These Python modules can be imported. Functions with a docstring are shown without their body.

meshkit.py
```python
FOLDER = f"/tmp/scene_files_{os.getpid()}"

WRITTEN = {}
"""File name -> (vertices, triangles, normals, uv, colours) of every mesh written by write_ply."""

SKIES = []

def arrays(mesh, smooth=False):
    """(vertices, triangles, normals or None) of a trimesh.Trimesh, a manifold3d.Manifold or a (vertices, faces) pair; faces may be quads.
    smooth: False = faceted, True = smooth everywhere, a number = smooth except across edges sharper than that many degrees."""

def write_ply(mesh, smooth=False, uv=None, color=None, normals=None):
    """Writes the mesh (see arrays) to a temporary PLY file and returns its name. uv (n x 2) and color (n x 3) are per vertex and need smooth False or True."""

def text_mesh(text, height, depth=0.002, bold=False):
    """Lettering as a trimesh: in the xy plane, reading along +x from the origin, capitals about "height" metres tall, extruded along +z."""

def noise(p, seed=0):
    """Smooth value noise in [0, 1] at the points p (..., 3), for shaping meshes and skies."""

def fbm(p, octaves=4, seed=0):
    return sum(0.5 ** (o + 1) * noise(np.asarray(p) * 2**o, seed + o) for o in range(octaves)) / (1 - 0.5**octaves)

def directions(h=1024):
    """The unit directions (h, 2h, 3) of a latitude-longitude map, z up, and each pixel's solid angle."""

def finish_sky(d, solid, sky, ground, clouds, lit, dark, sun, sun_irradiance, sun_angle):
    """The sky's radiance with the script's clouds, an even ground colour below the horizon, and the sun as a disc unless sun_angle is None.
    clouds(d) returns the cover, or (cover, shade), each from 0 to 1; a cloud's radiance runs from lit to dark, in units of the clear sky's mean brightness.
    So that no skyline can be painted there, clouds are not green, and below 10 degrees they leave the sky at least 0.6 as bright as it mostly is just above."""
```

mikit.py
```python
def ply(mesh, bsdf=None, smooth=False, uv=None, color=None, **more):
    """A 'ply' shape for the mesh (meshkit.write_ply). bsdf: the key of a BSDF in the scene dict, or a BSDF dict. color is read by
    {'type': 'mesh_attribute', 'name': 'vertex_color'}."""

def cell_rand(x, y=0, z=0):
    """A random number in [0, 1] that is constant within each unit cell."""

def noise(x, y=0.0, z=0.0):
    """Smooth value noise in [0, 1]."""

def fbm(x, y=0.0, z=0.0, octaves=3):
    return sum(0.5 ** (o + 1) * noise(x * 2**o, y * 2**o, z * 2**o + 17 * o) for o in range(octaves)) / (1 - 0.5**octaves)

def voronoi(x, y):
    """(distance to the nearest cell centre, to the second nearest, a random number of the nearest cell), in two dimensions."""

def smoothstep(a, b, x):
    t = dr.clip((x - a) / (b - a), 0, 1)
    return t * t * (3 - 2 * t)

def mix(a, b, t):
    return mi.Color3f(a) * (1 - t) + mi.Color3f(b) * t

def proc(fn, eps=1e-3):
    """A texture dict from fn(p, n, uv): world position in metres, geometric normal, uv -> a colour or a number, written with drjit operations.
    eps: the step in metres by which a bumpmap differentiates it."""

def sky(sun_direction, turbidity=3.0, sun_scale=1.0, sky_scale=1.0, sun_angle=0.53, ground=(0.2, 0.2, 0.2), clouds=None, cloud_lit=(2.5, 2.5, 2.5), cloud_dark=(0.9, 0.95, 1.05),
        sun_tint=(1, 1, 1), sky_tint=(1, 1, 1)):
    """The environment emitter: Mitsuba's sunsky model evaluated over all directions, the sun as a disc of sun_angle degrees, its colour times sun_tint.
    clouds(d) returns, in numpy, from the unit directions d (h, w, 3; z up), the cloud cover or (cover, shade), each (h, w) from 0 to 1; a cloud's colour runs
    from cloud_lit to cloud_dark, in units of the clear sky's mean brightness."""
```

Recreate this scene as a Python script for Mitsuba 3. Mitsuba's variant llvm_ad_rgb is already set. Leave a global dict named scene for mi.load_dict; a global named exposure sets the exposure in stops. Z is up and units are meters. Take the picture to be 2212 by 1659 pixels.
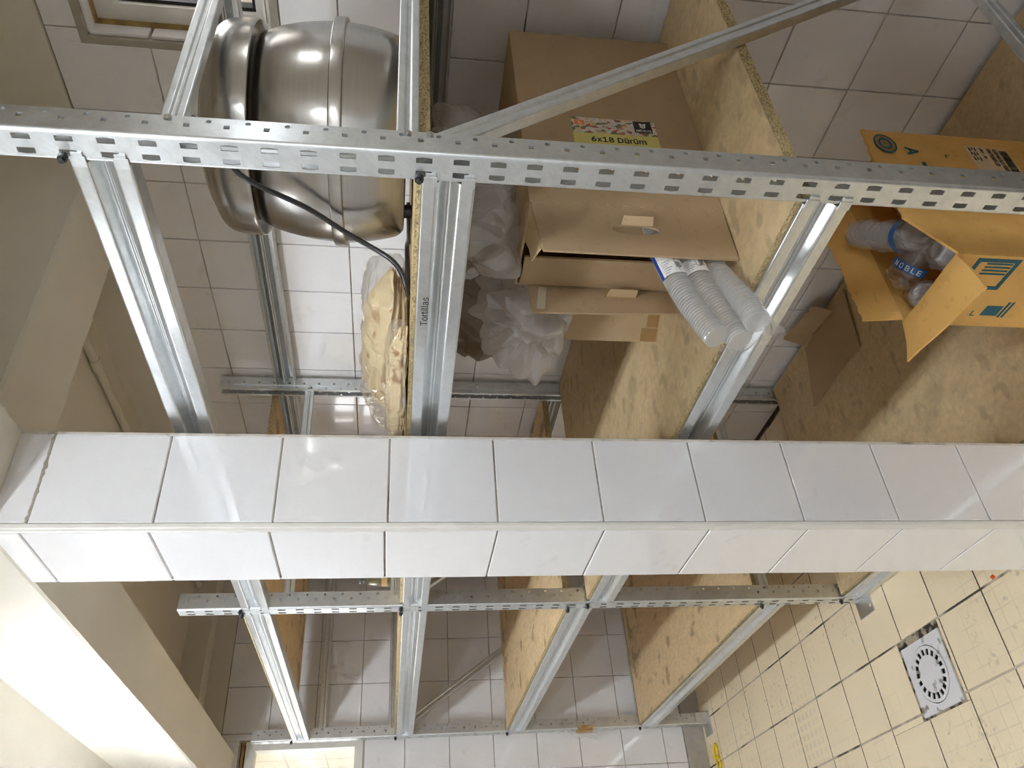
import math
import numpy as np
import trimesh
import shapely
from shapely.geometry import Polygon, LineString, Point, box as sbox
from shapely import affinity
import drjit as dr
import mitsuba as mi
import mikit
import meshkit
from mikit import proc, noise, fbm, voronoi, smoothstep, mix, cell_rand

scene, labels = {}, {}
T = mi.ScalarTransform4f
ZO = 1.482                      # eye height: meshes below are written relative to the eye and lifted onto the floor at z = 0

# ------------------------------------------------------------------ camera, sky, exposure
exposure = 1.97
FORWARD, PHOTO_UP = [0.59642, 0.78997, -0.14236], [0.79981, -0.59985, 0.02205]      # the phone was held turned by 90 degrees
scene['camera'] = {'type': 'perspective', 'fov': 65.95, 'fov_axis': 'x', 'near_clip': 0.02, 'far_clip': 60.0,
                   'to_world': T().look_at(origin=[0, 0, ZO], target=[FORWARD[0], FORWARD[1], ZO + FORWARD[2]], up=PHOTO_UP)}
scene['sky'] = mikit.sky([0.3, 0.5, 0.8], turbidity=6.0, sun_scale=0.0, sky_scale=13.0, clouds=lambda d: (np.full(d.shape[:2], 1.0), 0.35 * meshkit.fbm(d * 3.0)),
                         cloud_lit=(1.5, 1.52, 1.55), cloud_dark=(1.1, 1.13, 1.18))
TUBE = (0.90, 0.965, 1.04)
AISLE_LAMP, NEAR_LAMP, ADDED_GLINT, KITCHEN_LAMP = 24.0, 27.0, 14.0, 82.0

# ------------------------------------------------------------------ helpers
used = {}


def numbered(key):
    n = used.get(key, -1) + 1
    used[key] = n
    return key if n == 0 else f'{key}_{n:03d}'


def put(name, mesh, mat, parent=None, smooth=False, label=None, cat=None, group=None, kind=None, color=None, uv=None):
    key = numbered(f'{parent}__{name}' if parent else name)
    if isinstance(mesh, (tuple, list)):
        mesh = trimesh.Trimesh(np.asarray(mesh[0], float), mesh[1], process=False)
    m = mesh.copy()
    m.apply_translation([0, 0, ZO])
    scene[key] = mikit.ply(m, 'mat_' + mat if mat else None, smooth=smooth)
    tag(key, label, cat, group, kind)
    return key


def tag(key, label=None, cat=None, group=None, kind=None):
    d = {k: v for k, v in (('label', label), ('category', cat), ('group', group), ('kind', kind)) if v}
    if d:
        labels[key] = d


def thing(name, label, cat, group=None):
    key = numbered(name)
    tag(key, label, cat, group)
    return key


def cat_(*ms):
    return trimesh.util.concatenate([m for m in ms if m is not None])


def box(x0, x1, y0, y1, z0, z1, b=0.0):
    if b <= 0:
        m = trimesh.creation.box(extents=(x1 - x0, y1 - y0, z1 - z0))
        m.apply_translation([(x0 + x1) / 2, (y0 + y1) / 2, (z0 + z1) / 2])
        return m
    pts = []
    for sx in (0, 1):
        for sy in (0, 1):
            for sz in (0, 1):
                c = np.array([x1 if sx else x0, y1 if sy else y0, z1 if sz else z0])
                i = np.array([-b if sx else b, -b if sy else b, -b if sz else b])
                for k in range(3):
                    q = c + i
                    q[k] = c[k]
                    pts.append(q)
    return trimesh.Trimesh(np.array(pts)).convex_hull


def prism(poly, a, b, plane):
    """Extrudes a shapely polygon. plane 'xy': along z; 'xz': polygon is (x, z), along y; 'yz': polygon is (y, z), along x."""
    out = []
    for g in getattr(poly, 'geoms', [poly]):
        if g.is_empty:
            continue
        m = trimesh.creation.extrude_polygon(g, b - a, engine='earcut')
        v = np.array(m.vertices)
        v[:, 2] += a
        f = np.array(m.faces)
        if plane == 'xz':
            v = v[:, [0, 2, 1]]
            f = f[:, ::-1]
        elif plane == 'yz':
            v = v[:, [2, 0, 1]]
        out.append(trimesh.Trimesh(v, f, process=False))
    return cat_(*out)


def spline(pts, n):
    from scipy.interpolate import CubicSpline
    p = np.asarray(pts, float)
    t = np.r_[0, np.cumsum(np.linalg.norm(np.diff(p, axis=0), axis=1))]
    return CubicSpline(t, p)(np.linspace(0, t[-1], n))


def tube(path, r, n=12):
    p = np.asarray(path, float)
    d = np.gradient(p, axis=0)
    d /= np.linalg.norm(d, axis=1, keepdims=True)
    u = np.cross(d[0], [0.31, 0.2, 0.93])
    rings = []
    for k in range(len(p)):
        u = u - d[k] * (u @ d[k])
        u /= np.linalg.norm(u)
        w = np.cross(d[k], u)
        a = np.arange(n) / n * 2 * np.pi
        rr = r[k] if np.ndim(r) else r
        rings.append(p[k] + rr * (np.cos(a)[:, None] * u + np.sin(a)[:, None] * w))
    v = np.vstack(rings + [p[:1], p[-1:]])
    f = []
    m = len(p)
    for k in range(m - 1):
        for j in range(n):
            a, b, c, e = k * n + j, k * n + (j + 1) % n, (k + 1) * n + (j + 1) % n, (k + 1) * n + j
            f += [[a, b, c], [a, c, e]]
    for j in range(n):
        f += [[m * n, (j + 1) % n, j], [m * n + 1, (m - 1) * n + j, (m - 1) * n + (j + 1) % n]]
    return trimesh.Trimesh(v, f, process=False)


def lathe(prof, n=96):
    """prof: (r, z) from the bottom axis outwards and up."""
    p = np.asarray(prof, float)
    a = np.arange(n) / n * 2 * np.pi
    v = np.array([[r * np.cos(t), r * np.sin(t), z] for r, z in p for t in a])
    f = []
    for k in range(len(p) - 1):
        for j in range(n):
            q, w = k * n + j, k * n + (j + 1) % n
            f += [[q, w, w + n], [q, w + n, q + n]]
    return trimesh.Trimesh(v, f, process=False)


def smooth_profile(pts, n=2, keep=0.3):
    p = [np.array(q, float) for q in pts]
    for _ in range(n):
        q = [p[0]]
        for a, b in zip(p[:-1], p[1:]):
            q += [a + (b - a) * keep, b - (b - a) * keep]
        p = q + [p[-1]]
    return p


def fillet(pts, r=0.003, n=4):
    p = [np.array(q, float) for q in pts]
    out = [p[0]]
    for a, b, c in zip(p[:-2], p[1:-1], p[2:]):
        u, w = (a - b), (c - b)
        lu, lw = np.linalg.norm(u), np.linalg.norm(w)
        k = min(r, lu * 0.45, lw * 0.45)
        s, e = b + u / lu * k, b + w / lw * k
        for t in np.linspace(0, 1, n + 1):
            out.append((1 - t) ** 2 * s + 2 * t * (1 - t) * b + t * t * e)
    return out + [p[-1]]


def quad_panel(c, t, nu=8, nv=8, fn=None):
    """A thick sheet through four corners c00, c10, c11, c01; fn(u, v) bends it along its normal (metres). Thickness t."""
    c = [np.array(q, float) for q in c]
    nrm = np.cross(c[1] - c[0], c[3] - c[0])
    nrm /= np.linalg.norm(nrm)
    u, v = np.meshgrid(np.linspace(0, 1, nu + 1), np.linspace(0, 1, nv + 1), indexing='ij')
    P = ((1 - u) * (1 - v))[..., None] * c[0] + (u * (1 - v))[..., None] * c[1] + (u * v)[..., None] * c[2] + ((1 - u) * v)[..., None] * c[3]
    if fn is not None:
        P = P + fn(u, v)[..., None] * nrm
    return thicken(P, nrm, t)


def thicken(P, nrm, t):
    nu, nv = P.shape[0] - 1, P.shape[1] - 1
    A, B = P + nrm * t / 2, P - nrm * t / 2
    V = np.vstack([A.reshape(-1, 3), B.reshape(-1, 3)])
    o = (nu + 1) * (nv + 1)
    I = lambda i, j: i * (nv + 1) + j
    f = []
    for i in range(nu):
        for j in range(nv):
            a, b, d, e = I(i, j), I(i + 1, j), I(i + 1, j + 1), I(i, j + 1)
            f += [[a, b, d], [a, d, e], [o + a, o + d, o + b], [o + a, o + e, o + d]]
    edge = [I(i, 0) for i in range(nu + 1)] + [I(nu, j) for j in range(1, nv + 1)] + [I(i, nv) for i in range(nu - 1, -1, -1)] + [I(0, j) for j in range(nv - 1, 0, -1)]
    for a, b in zip(edge, edge[1:] + edge[:1]):
        f += [[a, o + b, b], [a, o + a, o + b]]
    return trimesh.Trimesh(V, f, process=False)


def lettering(text, height, origin, ex, ey, depth=0.0006, bold=False, width=None, squeeze=1.0):
    m = meshkit.text_mesh(text, height, depth, bold)
    v = np.array(m.vertices)
    v[:, 0] *= squeeze
    if width:
        v[:, 0] *= width / (v[:, 0].max() - v[:, 0].min())
    ex, ey = np.array(ex, float), np.array(ey, float)
    ez = np.cross(ex, ey)
    return trimesh.Trimesh(np.array(origin) + v[:, :1] * ex + v[:, 1:2] * ey + v[:, 2:] * ez, m.faces, process=False)


def plate(origin, ex, ey, w, h, d):
    """A thin card: its lower left corner, its two directions and its size; it stands d proud along ex x ey."""
    o, ex, ey = (np.array(q, float) for q in (origin, ex, ey))
    ez = np.cross(ex, ey)
    v = np.array([o + ex * w * a + ey * h * b + ez * d * c for c in (0, 1) for b in (0, 1) for a in (0, 1)])
    return trimesh.Trimesh(v, [[0, 2, 1], [1, 2, 3], [4, 5, 6], [5, 7, 6], [0, 1, 4], [1, 5, 4], [2, 6, 3], [3, 6, 7], [0, 4, 2], [2, 4, 6], [1, 3, 5], [3, 7, 5]], process=False)


def crumple(mesh, amp, freq, seed=0):
    v = np.array(mesh.vertices)
    n = np.array(mesh.vertex_normals)
    q = 1 - np.abs(2 * meshkit.noise(v * freq, seed) - 1) * 2
    q2 = 1 - np.abs(2 * meshkit.noise(v * freq * 2.3 + 7, seed + 3) - 1) * 2
    q3 = 1 - np.abs(2 * meshkit.noise(v * freq * 5.1 + 3, seed + 5) - 1) * 2
    return trimesh.Trimesh(v + n * (amp * (q + 0.5 * q2 + 0.25 * q3))[:, None], mesh.faces, process=False)


def creases(mesh, amp, freq, seed=0, waves=7):
    """Sharp folds in random directions, like crumpled film."""
    r = np.random.default_rng(seed)
    v, n = np.array(mesh.vertices), np.array(mesh.vertex_normals)
    v = v + 0.012 * (np.stack([meshkit.noise(v * 14 + 3 * k, seed + k) for k in range(3)], -1) - 0.5)
    d = 0
    for k in range(waves):
        e = r.normal(size=3)
        e /= np.linalg.norm(e)
        f = freq * (0.6 + 1.9 * k / waves)
        ph = v @ e * f + r.random() + 0.8 * meshkit.noise(v * freq * 0.4, seed + 20 + k)
        t = np.abs(2 * (ph - np.floor(ph)) - 1)
        d = d + (t - 0.5) * freq / f * (0.4 + 1.2 * meshkit.noise(v * freq * 0.7, seed + 40 + k))
    return trimesh.Trimesh(v + n * (amp * d)[:, None], mesh.faces, process=False)


def blob(center, radii, seed, amp, freq, sub=5, floor=None, rot=0.0, top=-0.046):
    m = trimesh.creation.icosphere(subdivisions=sub)
    v = np.array(m.vertices)
    v = np.sign(v) * np.abs(v) ** 0.85 * np.array(radii)
    c, s = math.cos(rot), math.sin(rot)
    v = v @ np.array([[c, s, 0], [-s, c, 0], [0, 0, 1]])
    m = creases(trimesh.Trimesh(v + np.array(center), m.faces, process=False), amp, freq, seed)
    if floor is not None:
        m.vertices[:, 2] = np.maximum(m.vertices[:, 2], floor)
    m.vertices[:, 2] = np.minimum(m.vertices[:, 2], top)
    return m


# ------------------------------------------------------------------ materials
def diffuse(key, fn, rough=0.6, spec=0.3, **more):
    tex = proc(fn) if callable(fn) else {'type': 'rgb', 'value': list(fn)}
    scene['mat_' + key] = {'type': 'twosided', 'b': {'type': 'principled', 'base_color': tex, 'roughness': rough, 'specular': spec, **more}}


def tile_fn(seed, tint):
    def fn(p, n, uv):
        s = smoothstep(0.62, 0.78, fbm(p.x * 11 + seed, p.y * 11, p.z * 17, 4)) * smoothstep(0.5, 0.7, noise(p.x * 60, p.y * 60, p.z * 60 + seed))
        w = 0.985 + 0.03 * fbm(p.x * 2 + seed, p.y * 2, p.z * 2)
        return mix(mi.Color3f(*tint) * w, (0.55, 0.52, 0.46), s * 0.22)
    return fn


for k, t in enumerate([(0.80, 0.79, 0.785), (0.785, 0.775, 0.775), (0.80, 0.795, 0.80)]):
    diffuse(f'tile_white_{k}', tile_fn(13 * k, t), rough=0.045, spec=0.65)
diffuse('grout', lambda p, n, uv: mix((0.46, 0.41, 0.36), (0.20, 0.155, 0.13), smoothstep(0.4, 0.75, fbm(p.x * 14, p.y * 14, p.z * 14, 4))), rough=0.85, spec=0.1)
diffuse('grout_light', lambda p, n, uv: mix((0.60, 0.56, 0.50), (0.30, 0.26, 0.22), smoothstep(0.5, 0.75, fbm(p.x * 25, p.y * 25, p.z * 25, 4))), rough=0.85, spec=0.1)


def floor_joint(p, n, uv):
    u = (p.x - 0.90) / 0.198
    wide = 1 - smoothstep(0.016, 0.020, dr.abs(u - dr.floor(u + 0.5)))          # the broad pale joints that run along the shelving
    d = smoothstep(0.50, 0.72, fbm(p.x * 9, p.y * 9, 1.0, 4))
    pale = mix((0.46, 0.40, 0.31), (0.07, 0.055, 0.045), d)
    thin = mix((0.10, 0.075, 0.06), (0.035, 0.028, 0.025), d)
    return pale * wide + thin * (1 - wide)


diffuse('floor_grout', floor_joint, rough=0.8, spec=0.1)
diffuse('plaster', lambda p, n, uv: mi.Color3f(0.655, 0.615, 0.53) * (0.93 + 0.12 * fbm(p.x * 5, p.y * 5, p.z * 5, 4)), rough=0.9, spec=0.1)
diffuse('mortar', lambda p, n, uv: mix((0.40, 0.37, 0.31), (0.27, 0.24, 0.19), fbm(p.x * 40, p.y * 40, p.z * 40, 4)), rough=0.95, spec=0.05)


def floor_fn(seed):
    def fn(p, n, uv):
        base = mi.Color3f(0.80, 0.675, 0.47) * (0.94 + 0.1 * fbm(p.x * 3 + seed, p.y * 3))
        gx, gy = dr.abs(p.x * 20.4 - dr.floor(p.x * 20.4) - 0.5), dr.abs(p.y * 20.4 - dr.floor(p.y * 20.4) - 0.5)
        line = dr.maximum(smoothstep(0.43, 0.49, gx), smoothstep(0.43, 0.49, gy)) * smoothstep(0.42, 0.75, fbm(p.x * 7, p.y * 7 + 9.0))
        worn = smoothstep(0.5, 0.68, fbm(p.x * 1.6 + 4, p.y * 1.6 + 2.0, 0.0, 3)) * smoothstep(2.6, 3.1, p.y)
        cellx, celly = dr.abs(p.x * 30.6 - dr.floor(p.x * 30.6) - 0.5), dr.abs(p.y * 30.6 - dr.floor(p.y * 30.6) - 0.5)
        sq = (1 - smoothstep(0.26, 0.34, cellx)) * (1 - smoothstep(0.26, 0.34, celly)) * worn
        dirt = smoothstep(0.64, 0.85, fbm(p.x * 60, p.y * 60, 3.0, 3)) * smoothstep(0.45, 0.65, fbm(p.x * 5, p.y * 5, 6.0, 2))
        c = mix(base, (0.48, 0.41, 0.30), line * 0.35)
        c = mix(c, (0.42, 0.36, 0.28), sq * 0.5)
        return mix(c, (0.33, 0.28, 0.21), dirt * 0.45)
    return fn


for k in range(2):
    diffuse(f'tile_floor_{k}', floor_fn(9 * k), rough=0.38, spec=0.4)


def galv_fn(p, n, uv):
    a, b, c = voronoi(p.x * 170 + p.y * 110, p.z * 170 + p.y * 130)
    s = fbm(p.x * 60, p.y * 60, p.z * 60, 3)
    v = 0.72 + 0.05 * c + 0.14 * (s - 0.5)
    spot = smoothstep(0.70, 0.80, fbm(p.x * 320, p.y * 320, p.z * 320, 2))
    return mi.Color3f(0.95, 0.985, 1.0) * v * (1 - 0.10 * spot)


scene['mat_galvanised'] = {'type': 'twosided', 'b': {'type': 'principled', 'base_color': proc(galv_fn), 'metallic': 0.95, 'specular': 0.5,
                                                 'roughness': proc(lambda p, n, uv: 0.30 + 0.16 * fbm(p.x * 20, p.y * 20, p.z * 20))}}
scene['mat_galvanised_beam'] = {'type': 'twosided', 'b': {'type': 'principled', 'base_color': proc(galv_fn), 'metallic': 0.97, 'specular': 0.5,
                                                      'roughness': proc(lambda p, n, uv: 0.25 + 0.10 * fbm(p.x * 16, p.y * 3, p.z * 16))}}
scene['mat_steel_bolt'] = {'type': 'twosided', 'b': {'type': 'principled', 'base_color': {'type': 'rgb', 'value': [0.6, 0.6, 0.58]}, 'metallic': 1.0, 'roughness': 0.25}}


def brushed(p, n, uv):
    return mi.Color3f(0.44, 0.42, 0.39) * (0.96 + 0.08 * noise(p.x * 15, p.y * 15, p.z * 240))


scene['mat_stainless'] = {'type': 'twosided', 'b': {'type': 'principled', 'base_color': proc(brushed), 'metallic': 1.0,
                                                'roughness': proc(lambda p, n, uv: 0.19 + 0.09 * fbm(p.x * 25, p.y * 25, p.z * 60))}}
scene['mat_black_plastic'] = {'type': 'twosided', 'b': {'type': 'principled', 'base_color': {'type': 'rgb', 'value': [0.012, 0.012, 0.013]}, 'roughness': 0.3, 'specular': 0.5}}


def chip_fn(base, stain, seed, amount, streak):
    def fn(p, n, uv):
        g = fbm(p.x * 90, p.y * 90 * streak, p.z * 90, 3)
        spk = smoothstep(0.70, 0.82, noise(p.x * 620, p.y * 620 * streak, p.z * 620))
        c = mi.Color3f(*base) * (0.80 + 0.40 * g)
        c = mix(c, mi.Color3f(*base) * 0.5, spk * 0.4)
        big = fbm(p.x * 7 + seed, p.y * 7 * streak, seed * 1.7, 4)
        fine = fbm(p.x * 19 + seed, p.y * 30 * streak, 3.0 + seed, 3)
        s = smoothstep(0.60, 0.78, big) * 0.8 + smoothstep(0.64, 0.80, fine) * 0.8
        return mix(c, stain, dr.clip(s, 0, 1) * amount)
    return fn


diffuse('chipboard', chip_fn((0.49, 0.37, 0.21), (0.20, 0.145, 0.085), 2.0, 0.45, 1.0), rough=0.6, spec=0.25)
diffuse('chipboard_stained', chip_fn((0.60, 0.445, 0.26), (0.24, 0.17, 0.09), 5.0, 0.85, 0.45), rough=0.55, spec=0.25)


def chip_edge(p, n, uv):
    g = noise(p.x * 420, p.y * 420, p.z * 420)
    h = noise(p.x * 900 + 5, p.y * 900, p.z * 900)
    return mix((0.46, 0.36, 0.19), (0.17, 0.125, 0.065), smoothstep(0.38, 0.75, 0.6 * g + 0.4 * h))


diffuse('chip_edge', chip_edge, rough=0.9, spec=0.1)


def card_fn(base, seed):
    def fn(p, n, uv):
        flute = 0.97 + 0.05 * noise(p.x * 30 + seed, p.y * 30, p.z * 30)
        c = mi.Color3f(*base) * flute * (0.9 + 0.2 * fbm(p.x * 6 + seed, p.y * 6, p.z * 6, 4))
        m = smoothstep(0.68, 0.76, fbm(p.x * 70 + seed, p.y * 70, p.z * 70, 3))
        return mix(c, mi.Color3f(*base) * 0.7, m * 0.3)
    return fn


diffuse('cardboard', card_fn((0.36, 0.255, 0.15), 0.0), rough=0.75, spec=0.2)
diffuse('cardboard_inner', card_fn((0.35, 0.25, 0.145), 7.0), rough=0.8, spec=0.15)
diffuse('cardboard_ochre', card_fn((0.53, 0.40, 0.235), 3.0), rough=0.7, spec=0.25)
diffuse('cardboard_orange', card_fn((0.72, 0.42, 0.13), 5.0), rough=0.65, spec=0.3)
diffuse('cardboard_edge', lambda p, n, uv: mix((0.60, 0.46, 0.28), (0.25, 0.17, 0.09), noise(p.x * 300, p.y * 300, p.z * 300)), rough=0.9, spec=0.1)
diffuse('parcel_tape', (0.36, 0.22, 0.09), rough=0.2, spec=0.5)
diffuse('pale_tape', (0.50, 0.44, 0.32), rough=0.35, spec=0.4)
diffuse('paper_white', (0.78, 0.77, 0.75), rough=0.6, spec=0.2)
diffuse('ink_black', (0.02, 0.018, 0.018), rough=0.5, spec=0.2)
diffuse('ink_teal', (0.02, 0.09, 0.12), rough=0.6, spec=0.2)
diffuse('print_brown', lambda p, n, uv: mix((0.20, 0.125, 0.065), (0.34, 0.20, 0.09), noise(p.x * 160, p.y * 160, p.z * 160)), rough=0.6, spec=0.2)
diffuse('ink_blue', (0.02, 0.05, 0.25), rough=0.4, spec=0.3)
diffuse('tape_blue', (0.02, 0.12, 0.36), rough=0.3, spec=0.4)
diffuse('print_yellow', (0.62, 0.55, 0.17), rough=0.4, spec=0.3)
diffuse('print_olive', (0.30, 0.29, 0.10), rough=0.4, spec=0.3)
diffuse('print_orange', (0.72, 0.20, 0.05), rough=0.4, spec=0.3)


def food_fn(p, n, uv):
    a, b, c = voronoi(p.x * 150, p.z * 95)
    col = mix((0.62, 0.56, 0.50), (0.35, 0.09, 0.05), smoothstep(0.55, 0.6, c))
    col = mix(col, (0.13, 0.17, 0.07), smoothstep(0.74, 0.77, c))
    col = mix(col, (0.62, 0.45, 0.22), smoothstep(0.88, 0.9, c))
    return col * (0.6 + 0.7 * noise(p.x * 500, p.y, p.z * 500))


diffuse('print_food', food_fn, rough=0.4, spec=0.3)
diffuse('pvc_white', lambda p, n, uv: mi.Color3f(0.74, 0.72, 0.66) * (0.92 + 0.12 * fbm(p.x * 20, p.y * 20, p.z * 20)), rough=0.35, spec=0.5)
diffuse('foam_seal', lambda p, n, uv: mix((0.42, 0.30, 0.12), (0.16, 0.09, 0.035), fbm(p.x * 50, p.y * 50, p.z * 50, 4)), rough=0.9, spec=0.1)
diffuse('rubber_black', (0.012, 0.012, 0.012), rough=0.5, spec=0.3)
diffuse('pipe_paint', (0.62, 0.58, 0.49), rough=0.5, spec=0.3)
diffuse('skirting', lambda p, n, uv: mi.Color3f(0.36, 0.33, 0.29) * (0.85 + 0.3 * fbm(p.x * 30, p.y * 30, p.z * 30)), rough=0.6, spec=0.3)
diffuse('drain_plastic', lambda p, n, uv: mix((0.66, 0.65, 0.66), (0.22, 0.2, 0.17), smoothstep(0.60, 0.75, fbm(p.x * 45, p.y * 45, p.z * 45, 4))), rough=0.4, spec=0.4)
diffuse('drain_dirt', lambda p, n, uv: mix((0.35, 0.29, 0.22), (0.03, 0.027, 0.02), smoothstep(0.35, 0.6, fbm(p.x * 60, p.y * 60, p.z * 60, 4))), rough=0.95, spec=0.05)
diffuse('hole_black', (0.006, 0.006, 0.006), rough=0.9, spec=0.1)
diffuse('yellow_plastic', (0.80, 0.62, 0.01), rough=0.4, spec=0.4)
diffuse('red_scrap', (0.65, 0.10, 0.02), rough=0.5, spec=0.3)


def bread_fn(p, n, uv):
    c = mi.Color3f(0.78, 0.63, 0.37) * (0.80 + 0.25 * fbm(p.x * 40, p.y * 40, p.z * 60, 3))
    s = smoothstep(0.62, 0.69, fbm(p.x * 55, p.y * 45 + 3, p.z * 55, 3))
    return mix(c, (0.32, 0.13, 0.04), s * 0.85)


diffuse('flatbread', bread_fn, rough=0.8, spec=0.15)
diffuse('pickles', lambda p, n, uv: mix((0.10, 0.085, 0.02), (0.02, 0.02, 0.01), fbm(p.x * 40, p.y * 40, p.z * 40, 3)), rough=0.15, spec=0.6)
diffuse('jar_lid', (0.03, 0.04, 0.045), rough=0.3, spec=0.5)
scene['mat_clear_film'] = {'type': 'thindielectric', 'int_ior': 1.33}
scene['mat_window_glass'] = {'type': 'thindielectric', 'int_ior': 1.5}


def film(key, white, amount, rough=0.25):
    scene['mat_' + key] = {'type': 'blendbsdf', 'weight': amount, 'a': {'type': 'thindielectric', 'int_ior': 1.45},
                  'b': {'type': 'principledthin', 'base_color': {'type': 'rgb', 'value': list(white)}, 'roughness': rough, 'diff_trans': 0.9, 'spec_trans': 0.0}}


film('milky_film', (0.80, 0.79, 0.77), 0.16)
film('lit_film', (0.92, 0.91, 0.90), 0.42)  # lamp light on the lower bag part is put into this whiter film
film('brown_film', (0.32, 0.26, 0.19), 0.55)
scene['mat_lid_plastic'] = {'type': 'blendbsdf', 'weight': 0.42, 'a': {'type': 'thindielectric', 'int_ior': 1.45},
                            'b': {'type': 'twosided', 'b': {'type': 'principled', 'base_color': {'type': 'rgb', 'value': [0.62, 0.62, 0.61]}, 'roughness': 0.12, 'specular': 0.9}}}
film('sleeve_plastic', (0.80, 0.79, 0.80), 0.04, 0.15)
scene['mat_lid_clear'] = {'type': 'blendbsdf', 'weight': 0.28, 'a': {'type': 'thindielectric', 'int_ior': 1.5},
                          'b': {'type': 'twosided', 'b': {'type': 'principled', 'base_color': {'type': 'rgb', 'value': [0.62, 0.62, 0.65]}, 'roughness': 0.12, 'specular': 0.9}}}
scene['mat_lamp_housing'] = {'type': 'twosided', 'b': {'type': 'diffuse', 'reflectance': {'type': 'rgb', 'value': [0.8, 0.8, 0.8]}}}


def far_tiles(p, n, uv):
    s = dr.select(dr.abs(n.x) > 0.5, p.y, p.x)
    a, b = dr.abs(s * 4.93 - dr.floor(s * 4.93) - 0.5), dr.abs(p.z * 4.93 - dr.floor(p.z * 4.93) - 0.5)
    return mix((0.78, 0.77, 0.76), (0.38, 0.33, 0.28), smoothstep(0.485, 0.495, dr.maximum(a, b)))


diffuse('far_tile_wall', far_tiles, rough=0.12, spec=0.5)


def shaft_tiles(p, n, uv):
    s = dr.select(dr.abs(n.x) > 0.5, p.y, p.x)
    a, b = dr.abs(s * 5 - dr.floor(s * 5) - 0.5), dr.abs(p.z * 5 - dr.floor(p.z * 5) - 0.5)
    return mix((0.80, 0.77, 0.66), (0.50, 0.44, 0.36), smoothstep(0.47, 0.49, dr.maximum(a, b)))


diffuse('shaft_tile', shaft_tiles, rough=0.3, spec=0.4)

# ------------------------------------------------------------------ the room
XB, YE, ZF, ZC = 1.713, 3.88, -1.482, 0.94        # back wall, end wall, floor, ceiling
XL, YN, YK, XK = -1.70, -4.4, 0.25, 4.6                              # wall across the aisle and wall behind the camera
rng = np.random.default_rng(4)


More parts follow.
